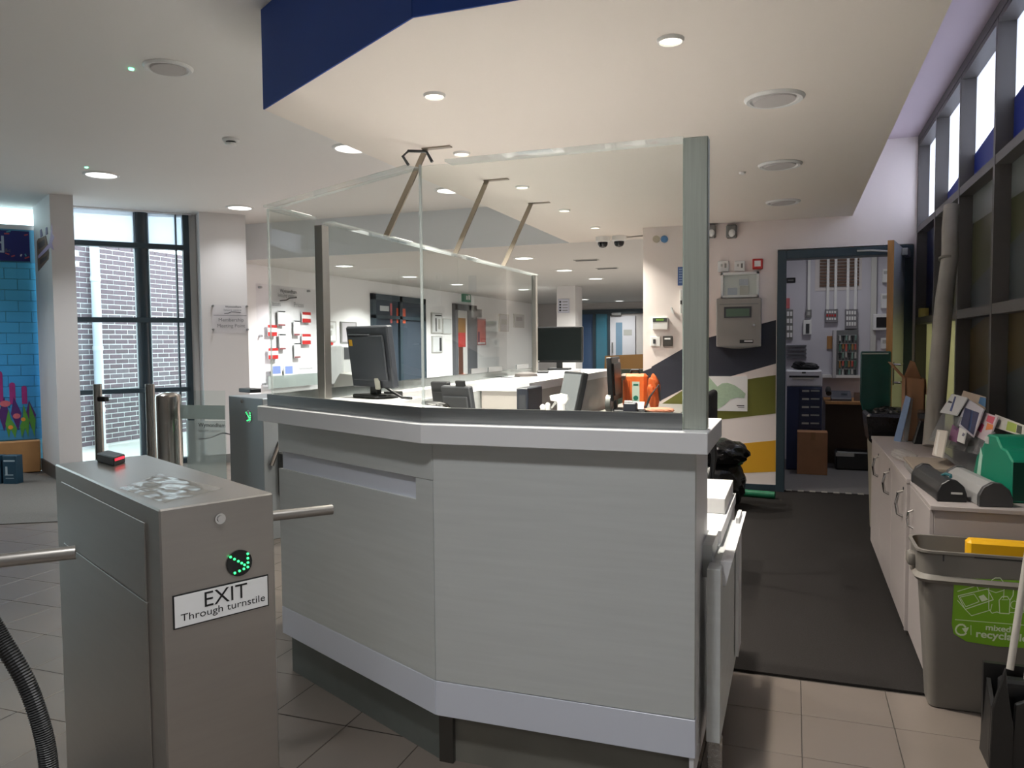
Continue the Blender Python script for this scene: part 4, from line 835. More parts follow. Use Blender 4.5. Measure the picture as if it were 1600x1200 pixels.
# office furniture
o = thing('drawer_cabinet', 'dark blue multi-drawer cabinet in the office under the printer', 'cabinet', (.1, 8.9, 0)); DFc = F((0, 8.7, 0), (1, 0, 0)); r = DFc.rect(1229, 604, 1284, 712)
q = B(); DFc.slab(q, r[0], r[1], .012, r[3], 0, -.4, .004); q.done('body', mat('cabinet_blue', (34, 46, 84), .45), o)
for k in range(7):
    z1 = r[3]-.02-k*.085; q = B(); DFc.slab(q, r[0]+.12, r[1]-.015, z1-.078, z1, .006, 0, .002); dr = q.done('drawer', mat('drawer_blue', (30, 40, 72), .4), o)
    q = B(); DFc.slab(q, r[0]+.15, r[0]+.22, z1-.035, z1-.015, .009, .006); q.done('label_holder', lgrey, dr); q = B(); DFc.slab(q, r[0]+.235, r[1]-.025, z1-.03, z1-.015, .016, .006); q.done('handle', alu, dr)
zt = r[3]
o = thing('printer', 'white desktop printer on the dark blue drawer cabinet', 'printer', (.1, 8.85, zt)); r = DFc.rect(1228, 578, 1285, 604)
q = B(); DFc.slab(q, r[0]-.005, r[1], zt+.001, r[3]-.005, .0, -.36, .012); q.done('body', mat('printer_white', (208, 208, 216), .45), o)
q = B(); DFc.box(q, 1233, 587, 1280, 590, .002); q.done('paper_slot', black, o); q = B(); DFc.box(q, 1238, 590, 1272, 592.5, .03, .0); q.done('paper_guide', lgrey, o); q = B(); DFc.box(q, 1253, 581, 1259, 583.5, .002); q.done('badge', dgrey, o)
o = thing('black_bag', 'crumpled black bag lying on top of the white printer', 'bag', (.1, 8.85, r[3])); q = B(); blob(q, (.12, 8.87, r[3]+.03), .13, .09, .038, 11, .25); blob(q, (.05, 8.87, r[3]+.05), .07, .07, .035, 13, .3, base=False); q.done('bag', mat('bag_black', (22, 22, 26), .5, bump=(30, .4)), o, True)
o = thing('office_desk', 'brown office desk against the office back wall', 'desk', (.65, 9.2, 0)); zz = .70
q = B(); q.bb(.31, 1.14, 8.82, 9.49, zz, zz+.03, .002); q.done('desk_top', oak, o)
q = B(); q.bb(.33, 1.12, 9.3, 9.32, .01, zz); q.done('modesty_panel', mat('desk_panel', (92, 74, 58), .6), o)
q = B(); q.bb(1.1, 1.13, 8.9, 9.48, .01, zz); q.done('side_panel', oak, o)
q = B(); q.bb(.25, .8, 9.36, 9.5, .955, .985); tag(q.done('wall_shelf', whp), 'white shelf on the office wall above the desk', 'shelf')
o = thing('desk_phone', 'dark desk phone on the office desk', 'phone', (.42, 8.98, zz+.03)); q = B(); q.ext([(.37, 8.88, .731), (.37, 9.1, .731), (.37, 9.1, .83), (.37, 8.88, .76)], (.2, 0, 0), .004); q.done('base', mat('phone_grey', (80, 82, 92), .4), o)
q = B(); q.tube([(.345, 8.87, .81), (.345, 8.93, .84), (.345, 9.05, .85), (.345, 9.1, .83)], .028, 10); q.done('handset', black, o, True)
q = B(); q.box((.5, 8.97, .802), (.06, .002, .03), mtx=Matrix.Rotation(.6, 4, 'X')); q.done('display', mat('phone_lcd', (150, 158, 170), .3), o)
q = B(); q.bb(.6, .7, 8.95, 9.02, .7305, .82); tag(q.done('pen_pot', mat('pot_brown', (110, 90, 80), .6)), 'small brown pot on the office desk beside the phone', 'pot')
q = B(); bxp = (pz(1245, 738, 0), pz(1291, 737, 0)); q.bb(bxp[0].x, bxp[1].x, 8.45, 8.66, .006, .44, .003)
o = thing('cardboard_carton', 'closed brown cardboard carton on the office floor by the blue drawers', 'box', ((bxp[0].x+bxp[1].x)/2, 8.55, .006)); q.done('carton', card, o)
q = B(); q.bb(bxp[0].x+.13, bxp[0].x+.17, 8.4485, 8.4495, .36, .44); q.done('tape', mat('brown_tape', (150, 110, 70), .3), o)
o = thing('tool_case', 'black case with a pale label in the shade under the office desk', 'case', (.55, 9.0, .006)); q = B(); q.bb(.42, .78, 8.85, 9.12, .006, .2, .015); q.done('case', black, o); q = B(); q.bb(.42, .6, 8.8485, 8.8495, .15, .19); q.done('label_strip', lgrey, o)
# ================================================================== LEFT WALL FITTINGS (plane LW)
o = thing('timetable_board', 'clear wall board with leaflet holders and a logo heading on the left wall', 'board', LW.P(9.4, 1.0))
r = LW.rect(399, 448, 494, 606)
q = B(); LW.slab(q, r[0], r[1], r[2], r[3], .035, .027); q.done('panel', clear('board_acrylic', (253, 253, 254), .25, frost=.03, frost_rgb=(240, 240, 244)), o)
for px, py in ((404, 449), (480, 455), (484, 593), (410, 600), (405, 525)):
    u_, v_ = LW.at(px, py); q = B(); q.cyl(LW.P(u_, v_, .002), LW.P(u_, v_, .05), .016, n=14); q.done('standoff', alu, o)
hold = [((430, 486, 441, 509), 0), ((414, 508, 428, 525), 1), ((432, 522, 442, 546), 0), ((415, 544, 430, 561), 1), ((468, 488, 481, 504), 1), ((455, 501, 464, 524), 0), ((468, 522, 481, 538), 1), ((456, 536, 465, 559), 0)]
for px, rd in hold:
    q = B(); LW.box(q, *px, .05, .035); h_ = q.done('leaflet_holder', mat('leaflet_white', (230, 230, 234), .5), o)
    q = B(); LW.box(q, px[0], px[1], px[2], px[1]+(4 if rd else 2), .0515, .05); q.done('heading', red if rd else dgrey, h_)
    q = B(); LW.box(q, px[0], px[3]-(6 if rd else 2.5), px[2], px[3], .0515, .05); q.done('footer', red if rd else mat('maroon', (130, 70, 76), .5), h_)
q = B(); LW.box(q, 411, 585, 491, 604, .09, .085); q.done('pocket', frostm, o)
for a, b_ in ((417, 434), (437, 453)):
    q = B(); LW.box(q, a, 569, b_, 588, .07, .066); s_ = q.done('leaflet', paper, o)
    q = B(); LW.box(q, a+2, 572, b_-2, 584, .071, .07); q.done('print', mat('blueprint', (120, 140, 200), .6), s_)
def lwt(s, x0, x1, y, m, **k): text(LW, s, LW.at(x0, y)[0], LW.at(x1, y)[0], LW.at((x0+x1)/2, y)[1], m, o, .038, **k)
lwt('Wymondham', 434, 460, 458, ink, bold=.02); lwt('leisure centre', 431, 460, 465, inkg); lwt('Classes', 417, 435, 478, inkg); lwt('Prices', 456, 471, 480, inkg); lwt('Everyone welcome', 464, 485, 577, ink); lwt('please take a leaflet', 420, 478, 595, inkg)
q = B(); LW.stroke(q, [LW.at(a, b_) for a, b_ in ((434, 470), (444, 469), (449, 466), (460, 465))], .015, .0385, .0375); q.done('swoosh', ink, o)
dd1 = sroot('door_2', LW.P(12.4, 0)); r = LW.rect(578, 463, 661, 470); u0, u1, vt = r[0], r[1], LW.at(620, 463)[1]
q = B()
for a in ((u0, u0+.1, .0, vt), (u1-.1, u1, 0, vt), (u0, u1, vt-.1, vt), ((u0+u1)/2-.05, (u0+u1)/2+.05, 0, vt), (u0, u1, vt-.42, vt-.36)): LW.slab(q, *a, .06)
q.done('door_frame', anth, dd1); q = B(); LW.slab(q, u0+.1, u1-.1, .02, vt-.1, .02); q.done('pane', mat('dark_door_glass', (64, 74, 86), .08), dd1)
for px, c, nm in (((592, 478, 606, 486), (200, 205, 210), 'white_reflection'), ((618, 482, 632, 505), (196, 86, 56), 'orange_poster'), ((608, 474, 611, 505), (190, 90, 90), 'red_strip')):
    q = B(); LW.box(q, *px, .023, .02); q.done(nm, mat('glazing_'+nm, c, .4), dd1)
def poster(F_, px, lb, c, name='poster', cat='poster', frame=lgrey, t=.02, pr=None):
    o = thing(name, lb, cat, F_.P(*F_.at((px[0]+px[2])/2, px[3]))); q = B(); F_.box(q, *px, t); q.done('frame', frame, o)
    w, h = px[2]-px[0], px[3]-px[1]; q = B(); F_.box(q, px[0]+w*.08, px[1]+h*.05, px[2]-w*.08, px[3]-h*.05, t+.003, t); s_ = q.done('sheet', mat('sheet_%d_%d_%d' % c, c, .6), o)
    for k, (a, b_, c_, d_, m) in enumerate(pr or ()):
        q = B(); F_.box(q, px[0]+w*a, px[1]+h*b_, px[0]+w*c_, px[1]+h*d_, t+.0045, t+.003); q.done('print', m, s_)
    return o
poster(LW, (506, 502, 524, 534), 'white framed notice on the left wall just right of the grey screen post', (222, 224, 226), pr=[(.3, .2, .7, .35, lgrey), (.3, .45, .6, .7, lgrey)])
poster(LW, (531, 503, 556, 536), 'grey framed poster on the left wall above the monitor left edge', (176, 172, 178), frame=grey, pr=[(.4, .2, .9, .3, grey)])
q = B(); LW.box(q, 506, 535, 519, 539, .02); tag(q.done('red_strip_label', red), 'small red label strip under the framed notice on the left wall', 'label')
o = thing('water_dispenser', 'grey wall dispenser cabinet on the left wall behind the monitor', 'dispenser', LW.P(*LW.at(528, 605))); q = B(); LW.box(q, 511, 540, 547, 600, .28, 0, .02); q.done('body', mat('dispenser_grey', (176, 178, 178), .4), o); q = B(); LW.box(q, 513, 543, 535, 561, .285, .28); q.done('recess', dgrey, o); q = B(); LW.box(q, 511, 583, 521, 586, .29, .28); q.done('yellow_strip', yellow, o)
poster(LW, (673, 489, 690, 521), 'white notice frame on the left wall right of the dark glazed door', (218, 220, 222), pr=[(.3, .1, .9, .16, ink), (.35, .25, .45, .9, dgrey), (.6, .3, .8, .8, lgrey)])
poster(LW, (690, 498, 704, 522), 'pale document frame beside the white notice frame on the left wall', (206, 210, 212))
poster(LW, (674, 525, 690, 551), 'lower small white frame on the left wall below the notice', (214, 216, 220), pr=[(.7, .1, .9, .9, dgrey)])
dd2 = sroot('door_3', LW.P(15.5, 0)); r = LW.rect(706, 477, 740, 477); u0, u1, vt = r[0], r[1], LW.at(722, 476)[1]
q = B(); LW.slab(q, u0, u0+.13, 0, vt, .08); LW.slab(q, u1-.45, u1, 0, vt, .08); LW.slab(q, u0, u1, vt-.13, vt, .08); q.done('door_frame', mat('door_grey', (96, 98, 104), .5), dd2)
q = B(); LW.slab(q, u0+.13, u1-.45, .02, vt-.13, .03); q.done('door_leaf', wallw, dd2)
q = B(); LW.slab(q, u0+.25, u1-.7, .1, vt-.6, .035, .03); q.done('opening_view', mat('view_brown', (96, 62, 50), .5), dd2)
q = B(); LW.box(q, 711, 497, 725, 520, .04, .035); q.done('notice_yellow', mat('view_tan', (150, 110, 60), .5), dd2); q = B(); LW.box(q, 713, 520, 725, 542, .041, .035); q.done('notice_red', mat('view_red', (190, 60, 56), .5), dd2)
o = poster(LW, (721, 458, 732, 472), 'green running man exit sign above the grey door on the left wall', (60, 130, 100), 'exit_sign', 'sign', greenp, .06, [(.3, .3, .5, .75, paper), (.6, .25, .85, .75, paper)])
poster(LW, (744, 498, 758, 539), 'salmon pink poster on the left wall beyond the grey door', (222, 120, 112), frame=mat('pink_frame', (190, 130, 130), .5), pr=[(.1, .5, .3, .9, mat('maroon2', (120, 60, 90), .6)), (.1, .9, .9, .96, paper)])
poster(LW, (743, 483, 752, 496), 'small black and white notice above the salmon pink poster', (90, 92, 96))
poster(LW, (779, 491, 794, 518), 'pale printed poster at the far end of the left wall', (196, 196, 200), pr=[(.2, .3, .8, .6, lgrey)])
poster(LW, (802, 491, 818, 512), 'dark sketched poster at the far end of the left wall, beside the screen far post', (170, 168, 172), pr=[(.2, .2, .8, .5, grey)])
q = B(); q.bb(-6.78, -6.3, 8.95, 10.9, 0, .66, .003)
o = thing('sideboard', 'low brown wooden sideboard against the left wall under the timetable board', 'cabinet', (-6.5, 9.9, 0)); q.done('body', woodb, o)
for k in range(3):
    q = B(); y0 = 8.98+k*.64; q.bb(-6.3, -6.29, y0, y0+.62, .36, .63, .002); dr = q.done('drawer', woodb, o); q = B(); q.bb(-6.29, -6.265, y0+.25, y0+.36, .5, .52, .003); q.done('handle', dgrey, dr)
q = B(); q.bb(-6.79, -6.28, 8.94, 10.91, .66, .69, .002); q.done('top', mat('dark_brown_top', (70, 60, 54), .5), o)
# pier sign
o = thing('meeting_point_sign', 'clear acrylic membership meeting point sign on four studs on the white pier', 'sign', PW.P(.25, 1.45))
r = PW.rect(331, 477, 387, 521)
q = B(); PW.slab(q, r[0], r[1], r[2], r[3], .03, .022); q.done('panel', clear('sign_acrylic', (253, 253, 254), .25, frost=.03, frost_rgb=(240, 240, 244)), o)
for px, py in ((332, 478), (385, 479), (333, 515), (386, 515)):
    u_, v_ = PW.at(px, py); q = B(); q.cyl(PW.P(u_, v_), PW.P(u_, v_, .045), .012, n=14); q.done('stud', alu, o)
def pwt(s, x0, x1, y, m, **k): text(PW, s, PW.at(x0, y)[0], PW.at(x1, y)[0], PW.at((x0+x1)/2, y)[1], m, o, .032, **k)
pwt('Wymondham', 351, 376, 481, dgrey, bold=.02); pwt('leisure centre', 349, 376, 486, inkg); pwt('Membership', 341, 380, 502.5, inkg); pwt('Meeting Point', 339, 382, 511.5, inkg)
q = B(); PW.stroke(q, [PW.at(a, b_) for a, b_ in ((350, 490), (356, 489.5), (361, 487.5), (375, 488.5))], .008, .033, .0315); q.done('swoosh', dgrey, o)
q = B(); PW.stroke(q, [PW.at(a, b_) for a, b_ in ((333, 492.5), (384, 493.5))], .007, .033, .0315); q.done('rule', inkg, o)
# ================================================================== FAR END
colp = [pY(870, 480, 14.4), pY(899, 480, 14.4)]
struct(B().bb(colp[0].x, colp[1].x, 14.4, 14.9, 0, ZB).done('column_white', wallw))
CF = F((0, 14.4, 0), (1, 0, 0)); poster(CF, (872, 467, 890, 489), 'white direction notice with arrows on the white column', (206, 208, 222), 'direction_sign', 'sign', mat('sign_edge', (190, 192, 206), .5), .01, [(.12, .15, .28, .28, ink), (.12, .36, .28, .48, ink), (.12, .56, .28, .68, ink), (.12, .76, .28, .88, ink), (.4, .18, .85, .24, grey), (.4, .4, .85, .45, grey), (.4, .6, .85, .65, grey), (.4, .8, .85, .85, grey)])
d4 = sroot('door_4', EW.P(-5, 0)); r = EW.rect(905, 491, 953, 540); vt = r[3]
q = B(); EW.slab(q, r[0]-.08, r[1]+.62+.6, vt, vt+.12, .08); EW.slab(q, r[0]-.08, r[0], 0, vt, .08); m0 = EW.at(929.5, 500)[0]; EW.slab(q, m0-.04, m0+.04, 0, vt, .08); EW.slab(q, r[1]-.05, r[1]+.02, 0, vt, .08); q.done('door_frame', anth, d4)
q = B(); EW.slab(q, r[0], m0-.04, .02, vt, .03); q.done('pane', mat('blue_glass_a', (62, 92, 132), .15), d4)
q = B(); EW.slab(q, m0+.04, r[1]-.05, .02, vt, .03); q.done('pane', mat('blue_glass_b', (66, 128, 152), .15, noise=(1.2, .12)), d4)
d5 = sroot('door_5', EW.P(-4.5, 0)); r = EW.rect(954, 494, 993, 540)
q = B(); EW.slab(q, r[0], r[1], .01, r[3], .06); q.done('door_leaf', mat('far_door', (214, 214, 222), .5), d5); q = B(); EW.box(q, 963, 504, 973, 556, .065, .06); q.done('vision_panel', mat('far_vision', (120, 150, 175), .2), d5)
q = B(); EW.box(q, 957, 535, 959, 551, .1, .06); q.done('pull_handle', alu, d5); q = B(); EW.box(q, 975, 515, 988, 524, .064, .06); q.done('notice', lgrey, d5)
q = B(); EW.box(q, 958, 489, 972, 493, .16, .08); q.done('door_closer', alu, d5)
# low pod partition behind the desk
PPf = F((0, 8.35, 0), (1, 0, 0)); o = thing('low_partition', 'low partition with a brown top band and dark green panel left of the striped wall', 'partition', (-1.9, 8.35, 0))
r = PPf.rect(914, 577, 992, 577); q = B(); PPf.slab(q, r[0], -1.33, 0, PPf.at(950, 577)[1], 0, -.05); q.done('green_panel', mat('partition_green', (40, 52, 40), .6), o)
q = B(); PPf.polyuv(q, [PPf.at(944, 577), (-1.33, PPf.at(990, 576)[1]), (-1.33, PPf.at(992, 552)[1]), PPf.at(945, 556)], -.005, -.045); q.done('brown_panel', mat('partition_brown', (120, 86, 40), .6, noise=(5, .1)), o)
# ================================================================== ON AND BEHIND THE DESK
def monitor(lb, base, w, h, ang, tilt, stand=.1, facing=-1, screen=None, bodym=black, thick=.035, name='monitor', foot=(.2, .15)):
    """ang = heading of the picture plane (u axis); facing -1: its back is towards n, +1: its screen is towards n"""
    base = V(base); o = thing(name, lb, 'monitor', base)
    u = V((math.cos(ang), math.sin(ang), 0)); n = V((u.y, -u.x, 0)); v = (V((0, 0, 1))*math.cos(tilt) + n*math.sin(tilt)).normalized(); m = u.cross(v)
    M = Matrix((u, -m*-1 if False else v.cross(u), v)).transposed().to_4x4()      # columns u, back direction, v
    nn = u.cross(v)                                                               # towards the viewer side
    c = base+V((0, 0, stand))+v*(h/2)
    def pl(b, u0, u1, v0, v1, t0, t1, bev=0):
        M = Matrix((u, -nn, v)).transposed().to_4x4()
        return b.box(c+u*((u0+u1)/2)+v*((v0+v1)/2)+nn*((t0+t1)/2), (u1-u0, abs(t1-t0), v1-v0), 0, bev, 1, M)
    q = B(); pl(q, -w/2, w/2, -h/2, h/2, -thick/2, thick/2, .006); q.done('casing', bodym, o)
    s_ = 1 if facing > 0 else -1
    q = B(); pl(q, -w/2+.014, w/2-.014, -h/2+.02, h/2-.014, s_*thick/2, s_*(thick/2+.0015)); q.done('screen', screen or blackg, o)
    if facing < 0:
        q = B(); pl(q, -w*.42, w*.42, -h*.38, h*.36, thick/2, thick/2+.012, .01); q.done('back_bulge', bodym, o)
    q = B(); q.box(base+V((0, 0, (stand+h*.35)/2))-nn*0+V((0, 0, .0)), (.055, .03, stand+h*.35), ang, .005); q.done('neck', black, o)
    q = B(); q.box(base+V((0, 0, .009)), (foot[0], foot[1], .018), ang, .006); q.done('foot', black, o)
    return o, pl
aC = math.atan2(dcm.y, dcm.x)
p1 = pz(584, 622, 1.118)
m1, pl1 = monitor('dark monitor seen from behind with a yellow sticker, at the counter left corner', (p1.x, p1.y+.02, 1.1185), .318, .29, aC+.05, .13, .05, -1, bodym=mat('monitor_back', (54, 57, 64), .5), foot=(.2, .13))
q = B(); pl1(q, -.125, -.1, .055, .085, .02, .031); q.done('yellow_sticker', yellow, m1)
q = B(); pl1(q, -.13, .03, .105, .11, .018, .031); q.done('ridge', mat('ridge_grey', (96, 98, 104), .4), m1)
q = B(); pl1(q, .035, .07, -.15, -.095, .02, .032, .004); q.done('cable_clip', mat('cream_clip', (196, 194, 180), .5), m1)
q = B(); q.tube([p1+V((.05, -.0, .06)), p1+V((.1, .0, .03)), p1+V((.16, -.02, .006)), p1+V((.22, -.04, .006))], .006); q.done('cable', black, m1)
q = B(); pq = pz(556, 614, 1.118); q.box(pq+V((0, 0, .012)), (.09, .03, .022), aC, .004); tag(q.done('stapler', black), 'small black gadget lying on the counter left of the monitor', 'gadget')
q = B(); pA, pB = pY(521, 600, 4.6), pY(552, 600, 4.6); q.ext([(pA.x, 4.6, 0), (pB.x, 4.6, 0), (pB.x, 4.6, pY(550, 585, 4.6).z), (pA.x+.05, 4.6, pY(528, 583, 4.6).z), (pA.x, 4.6, pY(521, 600, 4.6).z)], (0, .25, 0), .004); tag(q.done('pedestal', whp), 'white floor-standing pedestal beyond the counter, left of the monitor', 'pedestal')
q = B(); pA = pz(680, 613, 1.118); q = B(); q.cyl((-1.8, 3.3, 1.1185), (-1.8, 3.3, 1.145), .045, n=20); tag(q.done('puck_speaker', black), 'flat round black device on the counter right of the monitor', 'device')
# counter clutter and inner worktop
def wbox_at(px, y, d): a, b_ = pY(px[0], px[3], y), pY(px[2], px[1], y); return a.x, b_.x, a.z, b_.z
o = thing('cable_tub', 'cream tub of black cables on the inner worktop', 'tub', (-1.52, 3.5, .745)); tp = pY(672, 620, 3.52)
q = B(); q.lathe([(0, 0), (.1, 0), (.105, .3), (.095, .3), (.09, .02), (0, .02)], (tp.x, 3.52, .7455), 24, sx=1.0); q.done('tub', mat('cream_tub', (196, 184, 168), .5), o, True)
q = B()
for k in range(6):
    a = k*1.05; q.tube([(tp.x+.06*math.cos(a), 3.52+.06*math.sin(a), .98), (tp.x+.085*math.cos(a+.3), 3.52+.085*math.sin(a+.3), 1.07), (tp.x+.115*math.cos(a+.5), 3.52+.115*math.sin(a+.5), 1.03), (tp.x+.118*math.cos(a+.9), 3.52+.118*math.sin(a+.9), .9)], .006)
c_ = q.done('cables', black, o); c_['kind'] = 'stuff'
q = B(); blob(q, (tp.x, 3.52, 1.05), .085, .085, .035, 4, .2); q.done('cable_coil', black, o, True)
for k, (px, py, ang, w, h, y, lb) in enumerate(((727, 640, -.3, .2, .35, 3.8, 'small black screen seen from behind, leaning at the white block'), (700, 640, -.2, .12, .36, 4.05, 'black handset dock behind the small black screen'))):
    b0 = pY(px, py, y); b0.z = .7455
    mm, plk = monitor(lb, b0, w, h, ang, .2, .06, -1, bodym=mat('screen_back_%d' % k, ((62, 64, 68), (36, 37, 40))[k], .5), foot=(.14, .12))
    if k == 0:
        q = B(); plk(q, -.0, .06, h/2-.005, h/2+.03, -.01, .01, .004); q.done('handle', black, mm)
# computer tower beside the block
q = B(); a = pY(827, 640, 4.66); q.bb(-1.575, -1.5, 4.42, 4.7, .7455, 1.1, .006); o = thing('computer_tower', 'dark slim computer tower against the white block', 'computer', (-1.54, 4.56, .7455)); q.done('case', mat('tower_dark', (40, 44, 54), .4), o)
q = B(); q.bb(-1.56, -1.515, 4.4185, 4.42, .8, 1.06); q.done('grille', dgrey, o)
# wide monitor on the block counter
p2 = pY(872, 577, 7.0)
m2, pl2 = monitor('wide dark monitor facing the entrance on the rear counter, reflecting the room', (p2.x, 7.05, 1.1155), .455, .335, 0, -.03, .07, 1, screen=mat('dark_screen', (22, 26, 26), .06), foot=(.2, .14))
q = B(); pl2(q, -.205, -.195, -.16, -.15, .0175, .0185); q.done('power_light', paper, m2)
q = B(); pq = pz(822, 588, 1.1155); q.lathe([(0, 0), (.09, 0), (.085, .02), (.03, .035), (0, .035)], pq, 22); tag(q.done('telephone_base', mat('mouse_grey', (92, 86, 84), .4), smooth=True), 'flat dark grey dome device on the rear counter in front of the wide monitor', 'device')
q = B(); pq = pz(848, 583, 1.1155); q.box(pq+V((0, 0, .01)), (.1, .05, .02), .2, .006); tag(q.done('mouse_pad', dgrey), 'small dark pad on the rear counter by the wide monitor foot', 'pad')
q = B(); pa, pb_ = pz(784, 590, 1.1155), pz(812, 590, 1.1155); q.tube([pa+V((-.05, .1, .004)), pa+V((0, 0, .004)), (pa+pb_)/2+V((0, -.03, .004)), pb_+V((0, 0, .006))], .003); tag(q.done('cable', black), 'thin black cable curling over the rear white counter', 'cable')
# silver-screen monitor leaning at right of the block, edge-on monitor
b0 = pY(880, 640, 4.15); b0.z = .7455
mon3, plk = monitor('black monitor with a pale grey screen turned sideways, right of the rear counter', b0, .30, .36, -.95, -.22, .11, 1, screen=mat('grey_screen', (112, 116, 118), .2), foot=(.18, .16))
backd = thing('back_desk', 'low desk against the striped wall carrying the orange case', 'desk', (-1.3, 6.95, 0))
q = B(); q.bb(-1.98+.42, -.88, 6.35, 7.42, .755, .785, .002); q.done('desk_top', mat('desk_pale', (150, 146, 140), .5), backd)
q = B(); q.bb(-1.54, -1.51, 6.4, 7.4, .01, .755); q.done('side_panel', lamw, backd); q = B(); q.bb(-.92, -.89, 6.4, 7.4, .01, .755); q.done('side_panel', lamw, backd)
b0 = pY(937, 630, 6.5); b0.z = .7855; b0.x = max(b0.x, -1.45); b0.y = 6.62
mon4, plk = monitor('black monitor seen almost edge-on with a pale sticker, in front of the dark partition', b0, .44, .37, 1.62, -.06, .09, -1, thick=.045, foot=(.18, .15))
q = B(); plk(q, .1, .2, .02, .16, .0225, .026); q.done('sticker_sheet', paper, mon4)
q = B(); GB = F((0, 6.55, 0), (1, 0, 0)); rb2 = random.Random(3)
for k in range(5): GB.poly(q, [(x+rb2.uniform(-2, 2), y+rb2.uniform(-2, 2)) for x, y in ((893, 581), (907, 578), (911, 590), (912, 599), (900, 600), (896, 594))], .012*k+.014, .012*k)
bag = q.done('crumpled_bag', mat('white_bag', (176, 172, 174), .3, bump=(30, .5))); bag['kind'] = 'thing'; tag(bag, 'crumpled translucent white bag beside the sideways monitor', 'bag')
# AED case
o = thing('defibrillator_case', 'bright orange defibrillator case with a green and white label', 'case', (-1.24, 6.85, .7855)); AF = F((0, 6.85, 0), (1, 0, 0)); r = AF.rect(972, 584, 1010, 630)
w_ = r[1]-r[0]; zb_ = .786; zt_ = r[3]
q = B(); AF.slab(q, r[0], r[1], zb_, zt_, 0, -.12, .025); q.done('shell', orange, o)
q = B(); AF.slab(q, r[0]-.02, r[0]+.05, zt_-.06, zt_, .004, -.12, .02); q.done('latch', mat('latch_grey', (170, 150, 130), .5), o)
q = B(); q.tube([AF.P(r[0]+w_*.3, zt_-.01, -.05), AF.P(r[0]+w_*.36, zt_+.03, -.05), AF.P(r[0]+w_*.64, zt_+.03, -.05), AF.P(r[0]+w_*.7, zt_-.01, -.05)], .014); q.done('handle', black, o, True)
q = B(); AF.slab(q, r[0]+w_*.42, r[0]+w_*.72, zb_+.05, zt_-.07, .003, 0); l_ = q.done('label_plate', mat('label_pale', (200, 224, 210), .5), o)
q = B(); AF.disc(q, r[0]+w_*.57, zb_+.09, .022, .005, .003, 18); AF.slab(q, r[0]+w_*.47, r[0]+w_*.67, zt_-.105, zt_-.09, .005, .003); q.done('green_symbol', mat('aed_green', (24, 120, 100), .5), l_)
q = B()
for k in range(3): AF.slab(q, r[0]+w_*(.1+k*.09), r[0]+w_*(.13+k*.09), zb_+.04, zt_-.06, .006, 0, .002)
o2 = q.done('moulded_ribs', mat('orange_deep', (214, 96, 40), .5), o); o2['kind'] = 'stuff'
pb_ = pY(1022, 632, 6.8); o = thing('orange_pouch', 'crumpled orange pouch with straps leaning beside the defibrillator case', 'bag', (pb_.x, 6.8, .7855))
q = B(); blob(q, (pb_.x+.0, 6.8, .93), .055, .06, .15, 31, .2); q.done('pouch', mat('pouch_orange', (222, 104, 44), .6), o, True)
q = B(); q.tube([(pb_.x-.06, 6.72, .80), (pb_.x-.02, 6.71, .9), (pb_.x+.05, 6.73, 1.0), (pb_.x+.06, 6.76, .86)], .01); q.done('strap', dgrey, o)
q = B(); a = pY(1030, 642, 6.5); blob(q, (a.x, 6.5, .806), .13, .07, .022, 33, .2); tag(q.done('orange_leaflet', mat('leaflet_orange', (236, 160, 130), .6), smooth=True), 'crumpled orange and white leaflet in front of the orange pouch', 'leaflet')
q = B(); a = pY(981, 636, 6.5); q.box((a.x, 6.52, .83), (.07, .05, .09), .2, .004); tag(q.done('card_box', whp), 'small white box in front of the orange case', 'box')
o = thing('tape_dispenser', 'grey round tape roll standing on the low desk', 'tape', (pY(952, 640, 6.42).x, 6.42, .7855)); tx = o.location.x
q = B(); q.cyl((tx-.02, 6.42, .86), (tx+.02, 6.42, .86), .072, n=24); q.done('roll', mat('tape_grey', (126, 128, 126), .35), o, True); q = B(); q.cyl((tx+.0205, 6.42, .86), (tx+.022, 6.42, .86), .03, n=18); q.done('core', lgrey, o)
o = thing('keyboard', 'black keyboard lying on the low desk by the tape roll', 'keyboard', (pY(975, 642, 6.45).x, 6.45, .7855)); kx = o.location.x+.06
q = B(); q.bb(kx-.13, kx+.13, 6.38, 6.5, .786, .805, .003); q.done('body', black, o)
for rr in range(4):
    q = B()
    for cc in range(12): q.bb(kx-.122+cc*.0205, kx-.105+cc*.0205, 6.388+rr*.027, 6.41+rr*.027, .805, .812)
    o2 = q.done('key_row', dgrey, o); o2['kind'] = 'stuff'
# spray bottle
sp = pY(877, 640, 4.35); sp.x = max(sp.x, -1.24); sp = V((sp.x, 4.0, .7455)); sp.x = pY(877, 640, 4.0).x
q = B(); o = thing('spray_bottle', 'white trigger spray bottle on the inner worktop', 'bottle', sp)
q.lathe([(0, 0), (.04, 0), (.042, .02), (.042, .19), (.026, .25), (.018, .265), (0, .265)], sp, 24); q.done('bottle', mat('bottle_white', (226, 226, 222), .4), o, True)
q = B(); q.cyl(sp+V((0, 0, .265)), sp+V((0, 0, .3)), .022); q.ext([sp+V((p[0]*1.15, p[1], p[2]+.042)) for p in ((-.055, -.011, .30), (-.05, -.011, .272), (-.02, -.011, .268), (-.016, -.011, .255), (.02, -.011, .255), (.036, -.011, .28), (.03, -.011, .305), (.0, -.011, .312))], (0, .022, 0), .003); q.done('trigger_head', whp, o)
q = B(); q.ext([sp+V((p[0]*1.15, p[1], p[2]+.042)) for p in ((-.03, -.006, .27), (-.05, -.006, .235), (-.045, -.006, .23), (-.02, -.006, .262))], (0, .012, 0)); q.done('trigger', lgrey, o)
